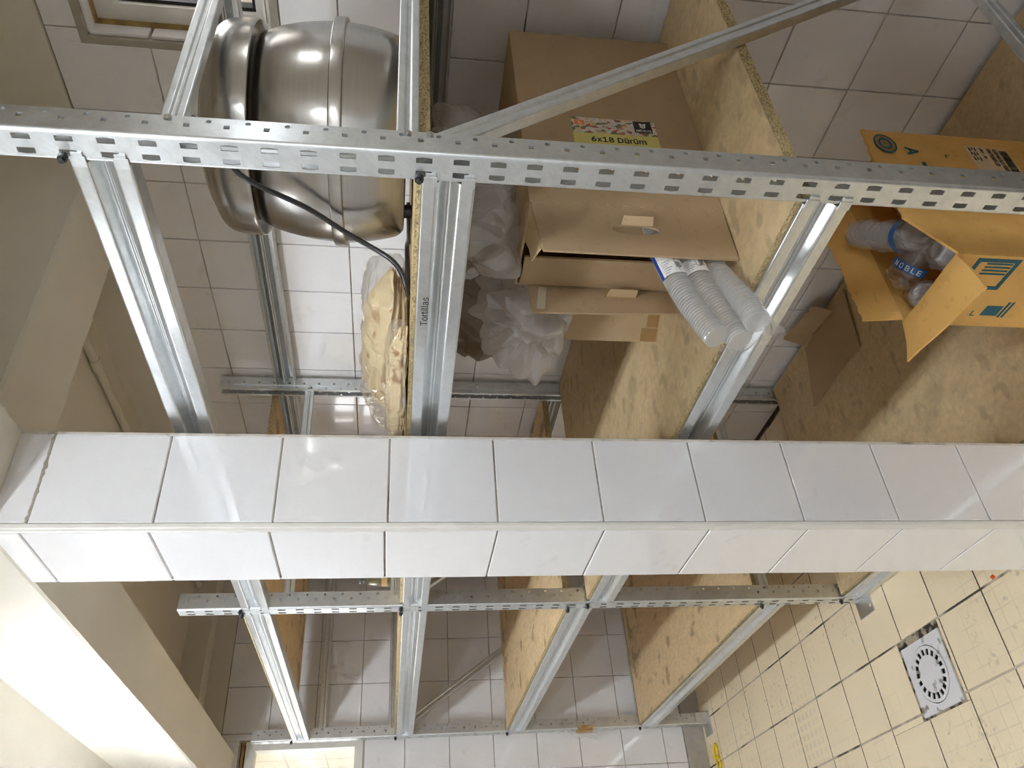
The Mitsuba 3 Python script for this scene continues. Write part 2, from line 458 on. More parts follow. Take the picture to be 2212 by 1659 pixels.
def tile_mesh(w, h, t=0.007, b=0.0014):
    """A tile in its own plane: x across, y up, its face towards +z; chamfered edge."""
    v = []
    for z, i in ((0, 0), (t - b, 0), (t, b)):
        v += [[-w / 2 + i, -h / 2 + i, z], [w / 2 - i, -h / 2 + i, z], [w / 2 - i, h / 2 - i, z], [-w / 2 + i, h / 2 - i, z]]
    f = [[8, 9, 10], [8, 10, 11]]
    for o in (0, 4):
        for k in range(4):
            a, b_ = o + k, o + (k + 1) % 4
            f += [[a, b_, b_ + 4], [a, b_ + 4, a + 4]]
    return trimesh.Trimesh(v, f, process=False)


_tiles = {}


def put_tile(parent, w, h, centre, ex, ey, mat, tilt=0.0025):
    key = (round(w, 4), round(h, 4), mat)
    if key not in _tiles:
        _tiles[key] = mikit.ply(tile_mesh(w, h), 'mat_' + mat)
    ex, ey = np.array(ex, float), np.array(ey, float)
    ez = np.cross(ex, ey)
    a, b = rng.normal(0, tilt, 2)
    ez2 = ez + a * ex + b * ey
    ez2 /= np.linalg.norm(ez2)
    ex2 = ex - ez2 * (ex @ ez2)
    ex2 /= np.linalg.norm(ex2)
    ey2 = np.cross(ez2, ex2)
    M = np.eye(4)
    M[:3, 0], M[:3, 1], M[:3, 2], M[:3, 3] = ex2, ey2, ez2, np.array(centre) + [0, 0, ZO]
    scene[numbered(f'{parent}__tile')] = {**_tiles[key], 'to_world': T(M.tolist())}


def tile_wall(parent, us, vs, place, ex, ey, gap=0.0032, skip=None, mats=3, cut=None):
    for u0, u1 in zip(us[:-1], us[1:]):
        for v0, v1 in zip(vs[:-1], vs[1:]):
            rect = (u0 + gap / 2, u1 - gap / 2, v0 + gap / 2, v1 - gap / 2)
            for r in (cut(rect) if cut else [rect]):
                if r[1] - r[0] < 0.008 or r[3] - r[2] < 0.008:
                    continue
                put_tile(parent, r[1] - r[0], r[3] - r[2], place((r[0] + r[1]) / 2, (r[2] + r[3]) / 2), ex, ey, f'tile_white_{rng.integers(mats)}')


def cut_rect(hole):
    """Cuts a tile rectangle by a window opening into up to four smaller ones."""
    h0, h1, g0, g1 = hole

    def cut(r):
        u0, u1, v0, v1 = r
        if u1 <= h0 or u0 >= h1 or v1 <= g0 or v0 >= g1:
            return [r]
        out = []
        if u0 < h0:
            out.append((u0, h0, v0, v1))
        if u1 > h1:
            out.append((h1, u1, v0, v1))
        m0, m1 = max(u0, h0), min(u1, h1)
        if v0 < g0:
            out.append((m0, m1, v0, g0))
        if v1 > g1:
            out.append((m0, m1, g1, v1))
        return out
    return cut


# floor
put('floor', cat_(box(XL, XB + 0.3, YK, YE + 0.3, ZF - 0.1, ZF - 0.0010), box(XL, XK, YN, YK, ZF - 0.1, ZF - 0.0010)), 'floor_grout', label='beige tiled floor with dark dirty joints', kind='structure')
DX0, DX1, DY0, DY1 = 0.486, 0.700, 1.966, 2.172       # floor drain
fx = [0.90 + 0.198 * k for k in range(-9, 5)]
fy = [1.95 + 0.1945 * k for k in range(-6, 10)] + [YE]
fcut = cut_rect((DX0 - 0.002, DX1 + 0.002, DY0 - 0.002, DY1 + 0.002))
for x0, x1 in zip(fx[:-1], fx[1:]):
    for y0, y1 in zip(fy[:-1], fy[1:]):
        for r in fcut((x0 + 0.0027, x1 - 0.0027, y0 + 0.0019, y1 - 0.0019)):
            if r[1] - r[0] > 0.01 and r[3] - r[2] > 0.01:
                put_tile('floor', r[1] - r[0], r[3] - r[2], ((r[0] + r[1]) / 2, (r[2] + r[3]) / 2, ZF - 0.007), [1, 0, 0], [0, 1, 0], f'tile_floor_{rng.integers(2)}', 0.0012)

# back wall with its window
W1 = (0.30, 1.050, 0.281, 0.712)      # y0, y1, z0, z1
wall = sbox(YK, ZF, YE + 0.25, ZC).difference(sbox(W1[0], W1[2], W1[1], W1[3]))
put('wall_back', prism(wall, XB + 0.007, XB + 0.25, 'yz'), 'grout', label='white tiled wall behind the shelving with brown joints', kind='structure')
by = [YK, 0.42, 0.62, 0.818, 1.015, 1.222, 1.427, 1.629, 1.823, 2.015, 2.215, 2.418, 2.62, 2.82, 3.02, 3.22, 3.42, 3.62, 3.82, YE]
bz = [ZF, -1.308, -1.10, -0.891, -0.683, -0.474, -0.266, -0.058, 0.150, 0.358, 0.567, 0.780]
tile_wall('wall_back', by, bz, lambda u, v: (XB + 0.007, u, v), [0, -1, 0], [0, 0, 1], cut=cut_rect((W1[0], W1[1], W1[2] - 0.006, W1[3])))
put('plaster', box(XB - 0.002, XB + 0.008, YK, YE, 0.783, ZC), 'plaster', 'wall_back')

# end wall with its window
W2 = (0.02, 0.907, 0.115, 0.664)      # x0, x1, z0, z1
wall = sbox(XL, ZF, XB + 0.25, ZC).difference(sbox(W2[0], W2[2], W2[1], W2[3]))
put('wall_end', prism(wall, YE + 0.007, YE + 0.22, 'xz'), 'grout', label='white tiled end wall beyond the last rack upright', kind='structure')
ex_ = [XB, 1.548, 1.344, 1.139, 0.936, 0.733, 0.530, 0.327, 0.124, -0.079, -0.282, -0.485, -0.688, -0.891]
ez_ = [-1.385, -1.283, -1.080, -0.877, -0.674, -0.471, -0.268, -0.065, 0.138, 0.341, 0.544, 0.745]
tile_wall('wall_end', ex_[::-1], ez_, lambda u, v: (u, YE + 0.007, v), [1, 0, 0], [0, 0, 1], cut=cut_rect(W2))
put('plaster', box(XL, XB, YE - 0.002, YE + 0.008, 0.748, ZC), 'plaster', 'wall_end')
put('baseboard_end', box(XL, XB, YE - 0.012, YE + 0.01, ZF, -1.387, 0.002), 'skirting', label='grey brown skirting tiles along the end wall', kind='structure')
# walls outside the frame
put('wall_aisle', box(XL - 0.1, XL, YN, YE, ZF, ZC), 'far_tile_wall', label='tiled wall across the aisle', kind='structure')
put('wall_near', box(XL, XK, YN - 0.1, YN, ZF, ZC), 'far_tile_wall', label='tiled wall behind the camera', kind='structure')
put('wall_kitchen', cat_(box(XB + 0.25, XK, YK, YK + 0.1, ZF, ZC), box(XK, XK + 0.1, YN, YK, ZF, ZC)), 'far_tile_wall', label='tiled walls of the room behind the camera', kind='structure')
put('wall_added_shade', box(0.80, XB + 0.25, 0.05, YK, ZF, ZC), 'plaster', label='short plastered wall added out of view to shade the near end of the shelving', kind='structure')  # unseen wall, added to keep the rear lamp off the near bay
# ceiling and beams
put('ceiling', cat_(box(XL, XB + 0.25, YK, YE + 0.2, ZC, ZC + 0.12), box(XL, XK, YN, YK, ZC, ZC + 0.12)), 'plaster', label='cream plastered ceiling', kind='structure')
PX0, PX1, PY0, PY1 = 0.655, 0.854, 1.307, 1.530


def rough_bar(x0, x1, y0, y1, z0, z1, n, axis, seed):
    """A plaster beam whose two lower arrises are slightly uneven."""
    k = np.linspace(0, 1, n + 1)
    j = (meshkit.noise(np.stack([k * n * 0.8, k * 0, k * 0 + seed], -1)) - 0.5) * 0.0024
    j2 = (meshkit.noise(np.stack([k * n * 0.8, k * 0, k * 0 + seed + 9], -1)) - 0.5) * 0.0024
    ring = []
    for a, b, c in zip(k, j, j2):
        if axis == 'y':
            y = y0 + (y1 - y0) * a
            ring.append([[x0, y, z1], [x0, y, z0 + 0.006 + b], [x0 + 0.005 + b, y, z0], [x1 - 0.005 + c, y, z0], [x1, y, z0 + 0.006 + c], [x1, y, z1]])
        else:
            x = x0 + (x1 - x0) * a
            ring.append([[x, y1, z1], [x, y1, z0 + 0.006 + b], [x, y1 - 0.005 + b, z0], [x, y0 + 0.005 + c, z0], [x, y0, z0 + 0.006 + c], [x, y0, z1]])
    v = np.array(ring).reshape(-1, 3)
    f = []
    for i in range(n):
        for q in range(5):
            a, b = i * 6 + q, i * 6 + q + 1
            f += [[a, b + 6, b], [a, a + 6, b + 6]]
    return trimesh.Trimesh(v, f, process=False)


put('beam', rough_bar(PX0, PX1, YN, YE, 0.680, ZC + 0.01, 220, 'y', 1), 'plaster', 'ceiling', smooth=25)
put('beam', rough_bar(PX1 - 0.01, XB, 1.295, 1.545, 0.735, ZC + 0.01, 40, 'x', 5), 'plaster', 'ceiling', smooth=25)
put('beam', box(PX1, XB, 3.748, YE, 0.84, ZC + 0.01), 'plaster', 'ceiling')

# pillar
put('wall_pillar', box(PX0 + 0.006, PX1 - 0.004, PY0 + 0.006, PY1 - 0.006, ZF, 0.70), 'grout', label='square white tiled pillar in front of the shelving', kind='structure')
pz = [ZF, -1.402, -1.196, -0.995, -0.7925, -0.590, -0.389, -0.188, 0.0137, 0.2155, 0.417, 0.6215, 0.682]
tile_wall('wall_pillar', [PX0 + 0.0115, PX1 - 0.005], pz, lambda u, v: (u, PY0 + 0.007, v), [1, 0, 0], [0, 0, 1], gap=0.0031)
pz2 = [ZF, -1.412, -1.208, -1.004, -0.802, -0.599, -0.391, -0.188, 0.0187, 0.2215, 0.4245, 0.6345, 0.682]
tile_wall('wall_pillar', [PY0 + 0.0125, PY1], pz2, lambda u, v: (PX0 + 0.007, u, v), [0, -1, 0], [0, 0, 1], gap=0.0031)
tile_wall('wall_pillar', [PX0, PX1], pz, lambda u, v: (u, PY1 - 0.007, v), [-1, 0, 0], [0, 0, 1], gap=0.0031)
tile_wall('wall_pillar', [PY0, PY1], pz2, lambda u, v: (PX1 - 0.007, u, v), [0, 1, 0], [0, 0, 1], gap=0.0031)
corner = Polygon([(PX0 - 0.001, PY0 + 0.010), (PX0 - 0.001, PY0 + 0.004), (PX0 + 0.0015, PY0 + 0.0005), (PX0 + 0.005, PY0 - 0.001), (PX0 + 0.0105, PY0 - 0.001), (PX0 + 0.0105, PY0 + 0.010)])
put('corner_strip', prism(corner, ZF, 0.682, 'xy'), 'pvc_white', 'wall_pillar', smooth=60)
put('edge_strip', box(PX1 - 0.0055, PX1 + 0.001, PY0 + 0.001, PY0 + 0.012, ZF, 0.682, 0.001), 'grout_light', 'wall_pillar')
# ragged mortar in the topmost joint of the pillar
blobs = []
for k in range(26):
    s = 0.0022 + 0.0028 * rng.random()
    m = trimesh.creation.icosphere(subdivisions=1, radius=s)
    m.apply_scale([1.6, 0.5, 1])
    m.apply_translation([PX0 + 0.014 + 0.183 * k / 25, PY0 + 0.0012, 0.6215 + rng.normal(0, 0.0012)])
    blobs.append(m)
put('joint_mortar', cat_(*blobs), 'mortar', 'wall_pillar', kind='stuff')

# window in the back wall
w1 = thing('window_1', 'small white framed window high in the back wall', None)
labels[w1]['kind'] = 'structure'
y0, y1, z0, z1 = W1


def ring(a0, a1, b0, b1, t):
    return sbox(a0, b0, a1, b1).difference(sbox(a0 + t, b0 + t, a1 - t, b1 - t))


put('reveal', prism(ring(y0 - 0.002, y1 + 0.002, z0 - 0.002, z1 + 0.002, 0.018), XB + 0.001, XB + 0.12, 'yz'), 'mortar', w1)
for k in range(4):
    a = y1 - 0.02 - k * 0.205
    put('reveal_tile', box(XB + 0.012, XB + 0.045, a - 0.2, a, z1 - 0.024, z1 - 0.0165, 0.001), 'tile_white_1', w1)
for a, b in ((z0 + 0.02, 0.355), (0.36, 0.562), (0.569, z1 - 0.02)):
    put('reveal_tile', box(XB + 0.010, XB + 0.045, y1 - 0.024, y1 - 0.0165, a, b, 0.001), 'tile_white_1', w1)
put('foam_seal', prism(ring(y0 + 0.012, y1 - 0.012, z0 + 0.002, z1 - 0.012, 0.016), XB + 0.045, XB + 0.085, 'yz'), 'foam_seal', w1)
outer = ring(y0 + 0.022, y1 - 0.022, z0 + 0.006, z1 - 0.022, 0.036)
put('frame', cat_(prism(outer, XB + 0.060, XB + 0.115, 'yz'), prism(ring(y0 + 0.05, y1 - 0.05, z0 + 0.034, z1 - 0.05, 0.02), XB + 0.054, XB + 0.10, 'yz')), 'pvc_white', w1)
put('gasket', prism(ring(y0 + 0.068, y1 - 0.068, z0 + 0.052, z1 - 0.068, 0.010), XB + 0.066, XB + 0.09, 'yz'), 'rubber_black', w1)
put('pane', box(XB + 0.074, XB + 0.077, y0 + 0.07, y1 - 0.07, z0 + 0.054, z1 - 0.07), 'window_glass', w1)
# window in the end wall and the light shaft behind it
w2 = thing('window_2', 'wide white framed window in the end wall looking into a bright tiled light shaft', None)
labels[w2]['kind'] = 'structure'
x0, x1, z0, z1 = W2
put('reveal', prism(ring(x0 - 0.002, x1 + 0.002, z0 - 0.002, z1 + 0.002, 0.010), YE + 0.001, YE + 0.22, 'xz'), 'mortar', w2)
put('foam_seal', prism(ring(x0 + 0.006, x1 - 0.006, z0 + 0.001, z1 - 0.012, 0.012), YE + 0.004, YE + 0.06, 'xz'), 'foam_seal', w2)
put('frame', cat_(prism(ring(x0 + 0.012, x1 - 0.004, z0 + 0.004, z1 - 0.030, 0.040), YE + 0.002, YE + 0.06, 'xz'), prism(sbox(0.45, z0 + 0.03, 0.50, z1 - 0.05), YE + 0.004, YE + 0.058, 'xz')), 'pvc_white', w2)
put('pane', box(x0 + 0.05, x1 - 0.04, YE + 0.030, YE + 0.033, z0 + 0.04, z1 - 0.065), 'window_glass', w2)
put('wall_shaft', cat_(box(0.925, 1.02, YE + 0.22, 6.2, -0.2, 1.3), box(-1.9, 1.02, YE + 0.2, 6.3, -0.35, -0.2),
                       box(-2.0, 1.02, YE + 0.2, 6.3, 1.3, 1.4), box(-2.0, -1.9, YE + 0.2, 6.3, -0.2, 1.3)), 'shaft_tile', label='cream tiled light shaft outside the end window', kind='structure')
OW = (-1.25, 0.42, 0.16, 0.86)
put('outer_wall', prism(sbox(-2.0, -0.35, 1.02, 1.4).difference(sbox(OW[0], OW[2], OW[1], OW[3])), 6.10, 6.28, 'xz'), 'shaft_tile', 'wall_shaft')
bars = [sbox(OW[0], z - 0.028, OW[1], z + 0.028) for z in (OW[2] + 0.02, 0.37, 0.60, OW[3] - 0.02)] + [sbox(x - 0.03, OW[2], x + 0.03, OW[3]) for x in (OW[0] + 0.02, -0.78, -0.26, 0.12, OW[1] - 0.02)]
put('lattice', prism(shapely.union_all(bars), 6.12, 6.17, 'xz'), 'pvc_white', 'wall_shaft')
put('wall_outside', box(2.6, 2.8, -0.6, 2.4, ZF, 0.70), 'mortar', label='grey rendered yard wall outside the small window', kind='structure')

# pipe on the ceiling
pp = thing('ceiling_pipe', 'thin cream painted pipe along the ceiling behind the concrete beam', 'pipe')
put('pipe', tube([[1.585, y, 0.922] for y in np.linspace(1.50, 3.76, 12)], 0.0135, 16), 'pipe_paint', pp, smooth=True)
put('coupling', tube([[1.585, y, 0.922] for y in np.linspace(2.02, 2.07, 3)], 0.017, 16), 'pipe_paint', pp, smooth=40)
for y in (1.8, 2.6, 3.3):
    put('clip', box(1.565, 1.605, y, y + 0.012, 0.905, ZC, 0.001), 'pipe_paint', pp)

# ------------------------------------------------------------------ lamps


def batten(name, label, x, ys, z, power):
    t = thing(name, label, 'lamp')
    put('housing', cat_(box(x - 0.05, x + 0.05, ys[0] - 0.03, ys[1] + 0.03, z + 0.024, ZC, 0.004), box(x - 0.07, x + 0.07, ys[0] - 0.03, ys[1] + 0.03, z + 0.018, z + 0.026, 0.002)), 'lamp_housing', t)
    for s in (-0.03, 0.03):
        k = put('tube', tube([[x + s, y, z] for y in np.linspace(*ys, 3)], 0.013, 14), None, t, smooth=40)
        scene[k]['emitter'] = {'type': 'area', 'radiance': {'type': 'rgb', 'value': [power * c for c in TUBE]}}
    for y in (ys[0] - 0.02, ys[1] + 0.005):
        put('lamp_holder', box(x - 0.047, x + 0.047, y, y + 0.015, z - 0.016, z + 0.025, 0.002), 'lamp_housing', t)
    return t


batten('ceiling_lamp', 'white twin tube lamp on the aisle ceiling, out of view', 0.16, (1.70, 2.90), 0.84, AISLE_LAMP)
batten('ceiling_lamp', 'white twin tube lamp on the ceiling above the camera, out of view', 0.18, (0.18, 0.80), 0.84, NEAR_LAMP)
batten('ceiling_lamp', 'white twin tube lamp in the room behind the camera, out of view', -0.6, (-2.9, -1.7), 0.84, KITCHEN_LAMP)
wl = thing('added_glint_light', 'slim upright light added out of view for small glints on the pillar and the kettle', 'lamp')  # unseen light, added for the small glints on pillar and kettle
k = put('tube', tube([[1.44, YK + 0.022, z] for z in (0.255, 0.295, 0.335)], 0.007, 14), None, wl, smooth=40)
scene[k]['emitter'] = {'type': 'area', 'radiance': {'type': 'rgb', 'value': [ADDED_GLINT * c for c in TUBE]}}
put('back_plate', box(1.43, 1.45, YK, YK + 0.013, 0.23, 0.36, 0.002), 'lamp_housing', wl)

# ------------------------------------------------------------------ the shelving rack
XF = 0.874                                        # front face of the uprights
DEPTH_IN = 0.052
POSTS = [(0.655, 0.702), (2.243, 2.290), (3.775, 3.822)]
rack = thing('shelving_rack', 'long galvanised steel shelving rack with slotted uprights standing along the white tiled wall', 'shelving rack')


def post_mesh(y0, y1, front, z0=-1.476, z1=0.600, zs=0.4725):
    """An omega-shaped upright: slotted face, two sides with square holes, two stepped rims with round holes. front: +1 looks to the aisle."""
    t, r = 0.0018, 0.005
    face = sbox(y0 + r, z0, y1 - r, z1)
    side = sbox(0 + r, z0, 0.033, z1)
    rim = sbox(0.033, z0, 0.050, z1)
    fh, sh, rh = [], [], []
    k0 = int(math.ceil((z0 - zs) / 0.05))
    k1 = int(math.floor((z1 - zs) / 0.05))
    for k in range(k0, k1 + 1):
        z = zs + 0.05 * k
        if z - 0.02 < z0 or z + 0.014 > z1:
            continue
        h = 0.0108
        a = y0 + 0.008
        fh.append(Polygon([(a + 0.001, z - h), (a + 0.009, z - h), (a + 0.009, z + h), (a + 0.001, z + h), (a - 0.0004, z)]))
        a = y1 - 0.008
        fh.append(Polygon([(a - 0.001, z - h), (a - 0.009, z - h), (a - 0.009, z + h), (a - 0.001, z + h), (a + 0.0004, z)]))
        sh.append(sbox(0.0225, z + 0.005 - 0.0038, 0.030, z + 0.005 + 0.0038))
        rh.append(Point(0.0415, z - 0.0195).buffer(0.0036, 4))
    face = face.difference(shapely.union_all(fh))
    side = side.difference(shapely.union_all(sh))
    rim = rim.difference(shapely.union_all(rh))
    ms = [prism(face, 0, t, 'yz')]
    ms += [prism(side, y0, y0 + t, 'xz'), prism(side, y1 - t, y1, 'xz')]
    ms += [prism(rim, y0 + 0.004, y0 + 0.004 + t, 'xz'), prism(rim, y1 - t - 0.004, y1 - 0.004, 'xz')]
    ms += [box(0.0485, 0.0500, y0 + 0.0045, y0 + 0.0125, z0, z1), box(0.0485, 0.0500, y1 - 0.0125, y1 - 0.0045, z0, z1)]      # unseen turned-in lips, added at the back to darken the inside
    for yy in (y0, y1):
        s = 1 if yy == y0 else -1
        a = np.linspace(0, np.pi / 2, 6)
        outer = [(r - r * np.sin(q), yy + s * (r - r * np.cos(q))) for q in a]
        inner = [(r - (r - t) * np.sin(q), yy + s * (r - (r - t) * np.cos(q))) for q in a[::-1]]
        ms.append(prism(Polygon(outer + inner).buffer(0), z0, z1, 'xy'))
        ms.append(prism(LineString([(0.0328, yy + s * t / 2), (0.0332, yy + s * (0.004 + t / 2))]).buffer(t / 2, cap_style=2), z0, z1, 'xy'))
    m = cat_(*ms)
    v = np.array(m.vertices)
    if front > 0:
        v[:, 0] += XF
        return trimesh.Trimesh(v, m.faces, process=False)
    v[:, 0] = 1.702 - v[:, 0]
    return trimesh.Trimesh(v, np.array(m.faces)[:, ::-1], process=False)


for i, (y0, y1) in enumerate(POSTS):
    for fr in (1, -1):
        p = put('post', post_mesh(y0, y1, fr, zs=(0.4725, 0.4665, 0.4665)[i]), 'galvanised', rack, smooth=40)
        xc = XF + 0.012 if fr > 0 else 1.702 - 0.012
        xf0, xf1 = (0.824, 0.928) if fr > 0 else (1.640, 1.7115)
        fp = cat_(prism(sbox(xf0, y0 - 0.028, xf1, y1 + 0.012).difference(Point(xf0 + 0.022, y0 - 0.016).buffer(0.006)), ZF + 0.0002, ZF + 0.004, 'xy'),
                  box(xf0 + 0.055, xf1 - 0.004 if fr > 0 else 1.66, y0 - 0.006, y0 - 0.0025, ZF + 0.003, ZF + 0.062))
        put('foot_plate', fp, 'galvanised', p)

# cross bracing of the three frames
SECT = [(0, -0.016), (0, 0.016)]


def channel(a, b, w=0.030, d=0.019, side=1):
    """A lipped channel from a to b in the plane of a frame (constant y): its web faces -y."""
    a, b = np.array(a, float), np.array(b, float)
    L = np.linalg.norm(b - a)
    e = (b - a) / L
    q = np.cross([0, 1, 0], e)
    prof = LineString(fillet([(-w / 2 + 0.006, d), (-w / 2, d), (-w / 2, 0), (-w / 6, 0), (-w / 10, 0.0025), (w / 10, 0.0025), (w / 6, 0), (w / 2, 0), (w / 2, d), (w / 2 - 0.006, d)], 0.002, 3)).buffer(0.0008, cap_style=2)
    m = prism(prof, 0, L, 'xy')
    v = np.array(m.vertices)
    P = a + v[:, :1] * q + v[:, 1:2] * np.array([0, side, 0]) + v[:, 2:] * e
    f = np.array(m.faces)
    mm = trimesh.Trimesh(P, f, process=False)
    if mm.volume < 0:
        mm.invert()
    return mm


def bolt(x, y, z, side=-1):
    m = trimesh.creation.cylinder(radius=0.0055, height=0.005, sections=6)
    m2 = trimesh.creation.cylinder(radius=0.003, height=0.008, sections=10)
    m = cat_(m, m2)
    m.apply_transform(trimesh.transformations.rotation_matrix(np.pi / 2, [1, 0, 0]))
    m.apply_translation([x, y + side * 0.0025, z])
    return m


for (y0, y1), yb in zip(POSTS, (0.6665, 2.2555, 3.787)):
    xa, xb_ = XF + 0.041, 1.702 - 0.041
    zs = [(0.303, 0.303), (-0.005, -0.005), (-0.035, -1.12), (-1.16, -1.16)]
    for za, zb in zs:
        br = put('brace', channel((xa - 0.006, yb, za), (xb_ + 0.006, yb, zb)), 'galvanised', rack, smooth=40)
        for x, z in ((xa, za), (xb_, zb)):
            put('bolt', bolt(x, y0 + 0.004, z), 'steel_bolt', br)

# beams
BEAM_PROF = [(0.040, -0.016), (0.040, -0.0125), (0.0075, -0.0125), (0.0075, 0.0), (0.0, 0.0), (0.0, -0.0205), (0.0195, -0.0325), (0.0195, -0.0375), (0.0150, -0.0390), (0.0150, -0.0410),
             (0.0, -0.0525), (0.0, -0.0735), (0.034, -0.0735), (0.034, -0.068)]


def beam_mesh(x, ya, yb, z, front):
    prof = LineString(fillet(BEAM_PROF, 0.0028, 3)).buffer(0.0007, cap_style=2, join_style=1, quad_segs=2)
    m = prism(prof, ya, yb, 'xz')
    v = np.array(m.vertices)
    v[:, 0] = x + v[:, 0] if front > 0 else x - v[:, 0]
    v[:, 2] += z
    f = np.array(m.faces)
    return trimesh.Trimesh(v, f if front > 0 else f[:, ::-1], process=False)


def hooks(x, y, inward, z, front):
    """The folded end of a beam: two tongues that lap over the upright and hook into two of its slots."""
    ms = []
    for zc in (z - 0.0105, z - 0.0630):
        a, b = (y - inward * 0.0105, y + inward * 0.006)
        ms.append(box(x - 0.0022, x - 0.0006, min(a, b), max(a, b), zc - 0.0105, zc + 0.0085, 0.0004))
        c = y - inward * 0.0165
        ms.append(box(x - 0.0020, x + 0.004, min(a, c), max(a, c), zc - 0.0085, zc + 0.006, 0.0004))
    out = []
    for m in (cat_(*ms[:2]), cat_(*ms[2:])):
        if front < 0:
            v = np.array(m.vertices)
            v[:, 0] = 2 * x - v[:, 0]
            m = trimesh.Trimesh(v, np.array(m.faces)[:, ::-1], process=False)
        out.append(m)
    return out


def pin(x, y, z):
    m = cat_(trimesh.creation.cylinder(radius=0.0062, height=0.006, sections=18), trimesh.creation.cylinder(radius=0.0035, height=0.016, sections=12))
    m.apply_transform(trimesh.transformations.rotation_matrix(np.pi / 2, [0, 1, 0]))
    m.apply_translation([x - 0.006, y, z])
    return m


BAYS = [(POSTS[0][1] + 0.001, POSTS[1][0] - 0.001, (0.425, -0.0255, -0.5825, -1.405)), (POSTS[1][1] + 0.001, POSTS[2][0] - 0.001, (0.425, -0.0255, -0.527, -1.151))]
beams = {}
for bay, (ya, yb, zs) in enumerate(BAYS):
    for lv, z in enumerate(zs):
        for fr, x in ((1, XF - 0.0005), (-1, 1.7025)):
            k = put('beam', beam_mesh(x, ya, yb, z, fr), 'galvanised_beam', rack, smooth=40)
            beams[bay, lv, fr] = k
            for y, s in ((ya, 1), (yb, -1)):
                for hk in hooks(x, y, s, z, fr):
                    put('hook_plate', hk, 'galvanised', k)
                if fr > 0 and not (bay == 0 and lv == 2 and s > 0):
                    key = put('locking_pin', pin(x, y - s * 0.010, z + 0.004), 'black_plastic', k)
                    tag(key, 'black plastic locking pin')
k = put('lettering', cat_(lettering('Tortillas', 0.0115, (XF - 0.0012, 1.0005, -0.0450), [0, -1, 0], [0, 0, 1], 0.0003, width=0.068)), 'ink_black', beams[0, 1, 1])
tag(k, 'handwritten word Tortillas in black marker')

# ------------------------------------------------------------------ shelf boards


def board(name, label, y0, y1, ztop, mat, x0=XF + 0.0085, x1=1.692, t=0.0205):
    th = thing(name, label, 'shelf board', 'chipboard shelf boards')
    nx, ny = 40, 80
    put('panel', cat_(box(x0 + 0.001, x1 - 0.001, y0 + 0.001, y1 - 0.001, ztop - 0.0012, ztop), box(x0 + 0.001, x1 - 0.001, y0 + 0.001, y1 - 0.001, ztop - t, ztop - t + 0.0012)), mat, th)
    # raw sawn edge, rough
    per = [(x0, y) for y in np.linspace(y0, y1, 260)] + [(x, y1) for x in np.linspace(x0, x1, 140)[1:]] + [(x1, y) for y in np.linspace(y1, y0, 100)[1:]] + [(x, y0) for x in np.linspace(x1, x0, 140)[1:-1]]
    per = np.array(per)
    c = per.mean(0)
    rows = []
    for j, zz in enumerate(np.linspace(ztop - t, ztop, 7)):
        q = np.c_[per, np.full(len(per), zz)]
        amp = 0.0022 * (meshkit.noise(q * 170) - 0.4) + 0.0015 * (meshkit.noise(q * 420) - 0.4)
        if j in (0, 6):
            amp = amp * 0.7
        d = np.c_[np.where(per[:, 0] <= x0 + 1e-6, 1, np.where(per[:, 0] >= x1 - 1e-6, -1, 0)), np.where(per[:, 1] <= y0 + 1e-6, 1, np.where(per[:, 1] >= y1 - 1e-6, -1, 0)), np.zeros(len(per))]
        rows.append(q + d * amp[:, None])
    n = len(per)
    V = np.vstack(rows)
    F = []
    for j in range(6):
        for i in range(n):
            a, b = j * n + i, j * n + (i + 1) % n
            F += [[a, b + n, b], [a, a + n, b + n]]
    put('raw_edge', trimesh.Trimesh(V, F, process=False), 'chip_edge', th)
    return th


board('shelf_board', 'chipboard shelf board that carries the steel soup kettle and the bagged flatbreads', 0.706, 2.236, -0.0175, 'chipboard')
board('shelf_board', 'worn chipboard shelf board under the brown cardboard box with the yellow label', 0.690, 2.236, -0.5745, 'chipboard')
board('shelf_board', 'grey brown chipboard board of the lowest shelf under the orange carton', 0.690, 2.236, -1.3970, 'chipboard')
board('shelf_board', 'chipboard board of the uppermost shelf beyond the pillar, seen from below', 2.298, 3.768, 0.4330, 'chipboard_stained')
board('shelf_board', 'edge on chipboard shelf board beyond the pillar at eye level, carrying a jar', 2.298, 3.768, -0.0175, 'chipboard_stained')
board('shelf_board', 'stained empty chipboard shelf board beyond the pillar, second from the floor', 2.298, 3.768, -0.5190, 'chipboard_stained')
board('shelf_board', 'stained empty chipboard board of the lowest shelf beyond the pillar', 2.298, 3.768, -1.1430, 'chipboard_stained')

# ------------------------------------------------------------------ soup kettle with its cord
KX, KY, KZ = 1.225, 0.893, -0.0165
kt = thing('soup_kettle', 'round barrel shaped stainless steel soup kettle on the shelf at eye level', 'soup kettle')


def at(m, x=KX, y=KY, z=KZ):
    m = m.copy()
    m.apply_translation([x, y, z])
    return m


